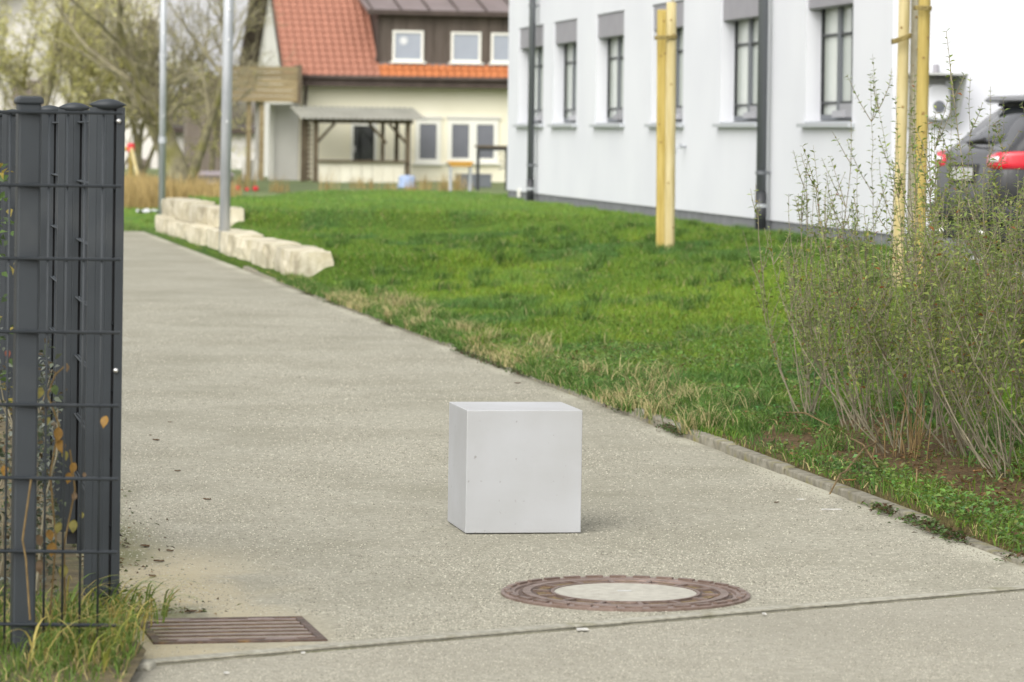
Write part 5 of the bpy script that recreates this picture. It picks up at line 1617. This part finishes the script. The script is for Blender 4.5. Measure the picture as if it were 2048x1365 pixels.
tree('bare_tree', 285, 345, 94, 'bare upright tree with dark stems behind the swing frame', [(0, 0, (.05, 0, 1), 4.8, .10), (.1, 0, (-.25, .1, 1), 4.6, .08), (-.1, 0, (.35, 0, 1), 4.4, .07)], base, gcol, 1100, .06)
tree('bare_tree', 425, 345, 100, 'bare thin tree left of the timber balcony', [(0, 0, (-.05, 0, 1), 3.2, .07), (.05, 0, (-.35, .1, 1), 3.0, .06)], base, gcol, 250, .05)
tree('bare_tree', 225, 345, 104, 'bare grey tree against the pale house wall', [(0, 0, (.05, 0, 1), 3.6, .09), (.05, 0, (-.35, .1, 1), 3.4, .07), (.1, .1, (.4, .1, 1), 3.0, .06)], base, gcol, 500, .05)

def far_wood():
    n = 26000
    Y = rng.uniform(170, 215, n); px = rng.uniform(-260, 640, n)
    X = (px - 1024) / F_PX * Y
    top = 1.6 + 2.2 * fbm(X * .35, X * 0 + 2, 6)
    Z = rng.uniform(-.1, 1, n) * top * .8
    H = rng.uniform(.8, 2.0, n)
    c = np.array([[.16, .14, .12], [.2, .17, .16], [.12, .11, .08], [.2, .19, .11]])[rng.integers(0, 4, n)] * rng.uniform(.7, 1.3, (n, 1))
    V, T, C = blades(n, X, Y, Z, H, np.full(n, .06), rng.uniform(.1, .6, n), c, seg=False)
    soup('far_wood', V, T, C, M['soil'], label='far belt of bare grey brown trees behind the houses', cat='wood', kind='stuff')
far_wood()

# ------------------------------------------------------------------ upright shrubs at the right
def shrub(px, py, lab, nst, hgt, bias, spread, seed, dens=1.0):
    r = np.random.default_rng(seed)
    b = on_lawn(px, py)
    root = empty('privet_shrub', b, label=lab, cat='shrub', group='upright shrubs along the kerb')
    LP, LD, LU, LL, LC = [], [], [], [], []
    pal = np.array([[.21, .265, .065], [.17, .23, .055], [.26, .305, .08], [.14, .20, .06]])
    def leaves_on(pts, start, step, size):
        seg = 0; acc = 0.0; flip = r.uniform(0, 6.28)
        for i in range(len(pts) - 1):
            a, c = pts[i], pts[i + 1]
            d = c - a; L = np.linalg.norm(d); d = d / max(L, 1e-6)
            fr = i / (len(pts) - 1)
            if fr < start: continue
            t = 0.0
            while t < L:
                p = a + d * t
                side = np.cross(d, [math.cos(flip), math.sin(flip), .1]); side /= max(np.linalg.norm(side), 1e-6)
                flip += 1.57 + r.normal(0, .3)
                for s in (-1, 1):
                    if r.uniform() < .14: continue
                    dd = side * s * .85 + d * r.uniform(.25, .9) + np.array([0, 0, -.12]); dd /= np.linalg.norm(dd)
                    LP.append(p); LD.append(dd); LU.append(d + r.normal(0, .25, 3))
                    LL.append(size * r.uniform(.55, 1.25) * (1 - .35 * fr))
                    q = r.uniform()
                    col = pal[r.integers(0, 4)] * r.uniform(.7, 1.4)
                    if q < .02: col = np.array([.26, .10, .03])
                    elif q < .06: col = np.array([.32, .29, .06])
                    LC.append(col)
                t += step * r.uniform(.7, 1.4)
    for k in range(int(nst * .76)):
        a = r.uniform(0, 6.28)
        out = r.uniform(.05, 1) * spread * 1.75
        lean = np.array([math.cos(a) * out + bias, math.sin(a) * out * .8, 1.0])
        H = hgt * r.uniform(.5, .95) * (1.5 if r.uniform() < .2 else 1)
        n = 14
        p = np.array([r.normal(0, .035), r.normal(0, .05), -.02]); pts = [p]
        curv = r.uniform(.6, 1.25)
        for i in range(n):
            f = i / n
            d = np.array([lean[0] * (1 - curv * f), lean[1] * (1 - curv * f), .75 + .5 * f]) + r.normal(0, .05, 3)
            d /= np.linalg.norm(d)
            p = p + d * (H * 1.06 / n); pts.append(p)
        r0_ = r.uniform(.0022, .0046)
        tubes = MB(); tubes.tube(pts, [r0_ * (1 - .72 * i / n) for i in range(n + 1)], 5, cap=False)
        leaves_on(pts, r.uniform(.28, .52), .028 / dens, .040)
        for q in range(int(r.integers(5, 10))):
            i = int(r.integers(4, n - 1))
            a2 = r.uniform(0, 6.28)
            sp = [pts[i]]; L2 = r.uniform(.10, .34)
            dd = np.array([math.cos(a2) * .55, math.sin(a2) * .55, .9])
            for _ in range(5):
                dd = dd + np.array([0, 0, .12]) + r.normal(0, .07, 3); dd /= np.linalg.norm(dd)
                sp.append(sp[-1] + dd * L2 / 5)
            tubes.tube(sp, [.0022, .0020, .0018, .0015, .0012, .0010], 4, cap=False)
            leaves_on(sp, .1, .024 / dens, .036)
        tubes.build('stem', M['stem'], root)
    LP, LD, LU, LL, LC = map(np.array, (LP, LD, LU, LL, LC))
    V, T, C = leaf_tris(LP, LD, LU, LL, LL * .40, np.clip(LC, .01, 1), .2)
    soup('foliage', V, T, C, M['leaf'], root, kind='stuff')
shrub(1625, 842, 'sparse leftmost upright shrub at the edge of the lawn', 20, 1.26, -.06, .36, 11, .75)
shrub(1712, 862, 'slim upright shrub second from the left beside the bare soil', 22, 1.26, -.06, .40, 12, .85)
shrub(1792, 905, 'upright leafy shrub in front of the two yellow stakes', 22, 1.22, -.20, .42, 13)
shrub(1862, 868, 'upright leafy shrub left of the black car and behind the dry stalks', 22, 1.22, -.05, .42, 14, 1.1)
shrub(1935, 915, 'dense leafy shrub below the rear of the black car', 24, 1.30, -.22, .44, 15, 1.15)
shrub(2015, 955, 'arching leafy shrub nearest to the camera at the right edge', 26, 1.38, -.42, .46, 16, 1.15)
shrub(2075, 900, 'dense upright shrub cut by the right edge of the picture', 24, 1.40, -.18, .45, 17, 1.1)
shrub(1960, 835, 'leafy shrub at the back of the row below the car lamp', 20, 1.28, .05, .42, 18, 1.1)
shrub(1770, 818, 'leafy shrub at the back of the row before the white wall', 18, 1.15, .0, .36, 19)
shrub(2140, 960, 'arching shrub mostly beyond the right edge of the picture', 22, 1.42, -.36, .45, 20, 1.1)

# a few extra tall shoots are part of the shrubs above; dead stalks between them
def stalks():
    b = on_lawn(1825, 915)
    root = empty('dry_stalks', b, label='clump of dead ochre stalks among the shrub bases', cat='stalks')
    for k in range(22):
        x, y = rng.normal(0, .05), rng.normal(0, .08)
        h = rng.uniform(.12, .36); dx = rng.normal(0, .05)
        MB().tube([(x, y, 0), (x + dx * .4, y, h * .55), (x + dx, y + rng.normal(0, .05), h * rng.uniform(.8, 1))], [.003, .0026, .0015], 5).build('stalk', M['drystem'], root)
    for a, c in (((1562, 838), (1660, 875)), ((1755, 950), (1700, 900)), ((1690, 960), (1760, 905)), ((1745, 930), (1760, 880)), ((1660, 1005), (1700, 965)), ((1835, 960), (1832, 990))):
        p0, p1 = on_lawn(*a), on_lawn(*c)
        q0, q1 = p0 - b + Vector((0, 0, .03)), p1 - b + Vector((0, 0, .05))
        MB().tube([q0, (q0 + q1) / 2 + Vector((0, 0, .03)), q1], [.004, .004, .003], 5).build('fallen_stalk', M['drystem'], root)
stalks()

# ------------------------------------------------------------------ bits on the paving
def curled_leaf(px, py, L, lab, colr, z=0.0, onl=False):
    p = on_lawn(px, py) if onl else G(px, py)
    vs, fs = [], []
    n = 7
    L *= .72
    for i in range(n + 1):
        t = i / n; w_ = L * .30 * math.sin(math.pi * min(t * .96 + .03, 1)) ** .8
        for j in (-1, 0, 1):
            vs.append((L * (t - .5), j * w_, .003 + .03 * L * (2 * t - 1) ** 2 * random.uniform(.3, 1.8) + (.10 * L * abs(j) * random.uniform(.6, 1.3))))
    for i in range(n):
        for j in range(2): fs.append((i * 3 + j, (i + 1) * 3 + j, (i + 1) * 3 + j + 1, i * 3 + j + 1))
    m = MB(); m.add(vs, fs)
    o = m.build('dead_leaf', colr, None, smooth=True, loc=p + Vector((0, 0, .001 if not onl else .02)), rot=(0, 0, random.uniform(-.8, .8)), label=lab, cat='leaf', group='dead leaves on the ground')
    q = o.modifiers.new('solid', 'SOLIDIFY'); q.thickness = .0015
lf_d = mat('dark_dead_leaf', (0.07, 0.04, 0.02), (0.14, 0.085, 0.04), rough=0.8, scale=30)
lf_b = mat('brown_dead_leaf', (0.24, 0.12, 0.04), (0.34, 0.19, 0.07), rough=0.8, scale=30)
for px, py, L, lab, c_ in ((340, 846, .03, 'tiny dark leaf alone on the path far beside the fence', lf_d), (312, 882, .055, 'dark curled leaf on the path beside the fence middle', lf_d), (301, 872, .02, 'speck of a dark leaf just above the curled leaf by the fence', lf_d), (414, 1001, .045, 'dark leaf on the path left of the cube', lf_d), (355, 944, .035, 'small dark leaf on the path level with the fence middle', lf_d), (318, 1125, .05, 'crumpled brown leaf near the mossy corner by the fence', lf_d), (305, 1155, .045, 'brown leaf between mossy corner and grate', lf_d), (382, 1226, .05, 'dark twiggy leaf just behind the drain grate', lf_d), (1553, 1007, .03, 'dark speck on the path right of the cube', lf_d), (1060, 757, .06, 'brown stalk piece on the path behind the cube', lf_d), (340, 1104, .04, 'leaf fragment beside the moss near the fence end', lf_d), (290, 1095, .06, 'dark leaf lying in the moss by the fence end', lf_d), (1035, 768, .05, 'small stalk on the path just left behind the cube', lf_d)):
    curled_leaf(px, py, L, lab, c_)
for px, py, lab in ((1955, 955, 'large brown dead leaf on the soil under the right shrub'), (1700, 975, 'brown dead leaf on the weeds behind the kerb'), (1530, 858, 'reddish brown leaf in the grass left of the bare soil'), (1880, 1010, 'pale brown leaf in the weeds near the right kerb')):
    curled_leaf(px, py, .07, lab, lf_b, onl=True)
def bit(px, py, L, w_, lab, rz):
    p = G(px, py)
    m = MB(); m.prism([(-L / 2, -w_ / 2), (L * .1, -w_ * .3), (L / 2, -w_ / 3), (L / 2 * .9, w_ / 2), (L * .05, w_ * .35), (-L / 2 * .8, w_ / 3)], 0.0005, .0035, 2)
    m.build('paper_scrap', M['scrap'], None, loc=p, rot=(0, 0, rz), label=lab, cat='scrap', group='white scraps on the paving')
bit(1662, 1020, .085, .03, 'long white scrap on the path beside the right kerb', .05)
bit(1600, 1000, .03, .025, 'small white scrap nearer the cube by the right kerb', .2)
bit(1164, 1260, .036, .04, 'white scrap on the road just below the edge strip', .1)
bit(1528, 1229, .012, .03, 'tiny white fleck on the edge strip right of the manhole', .1)
bit(606, 1307, .012, .02, 'tiny white fleck on the edge strip below the grate', .1)
bit(452, 1347, .014, .02, 'tiny white fleck on the road at the bottom left', .3)
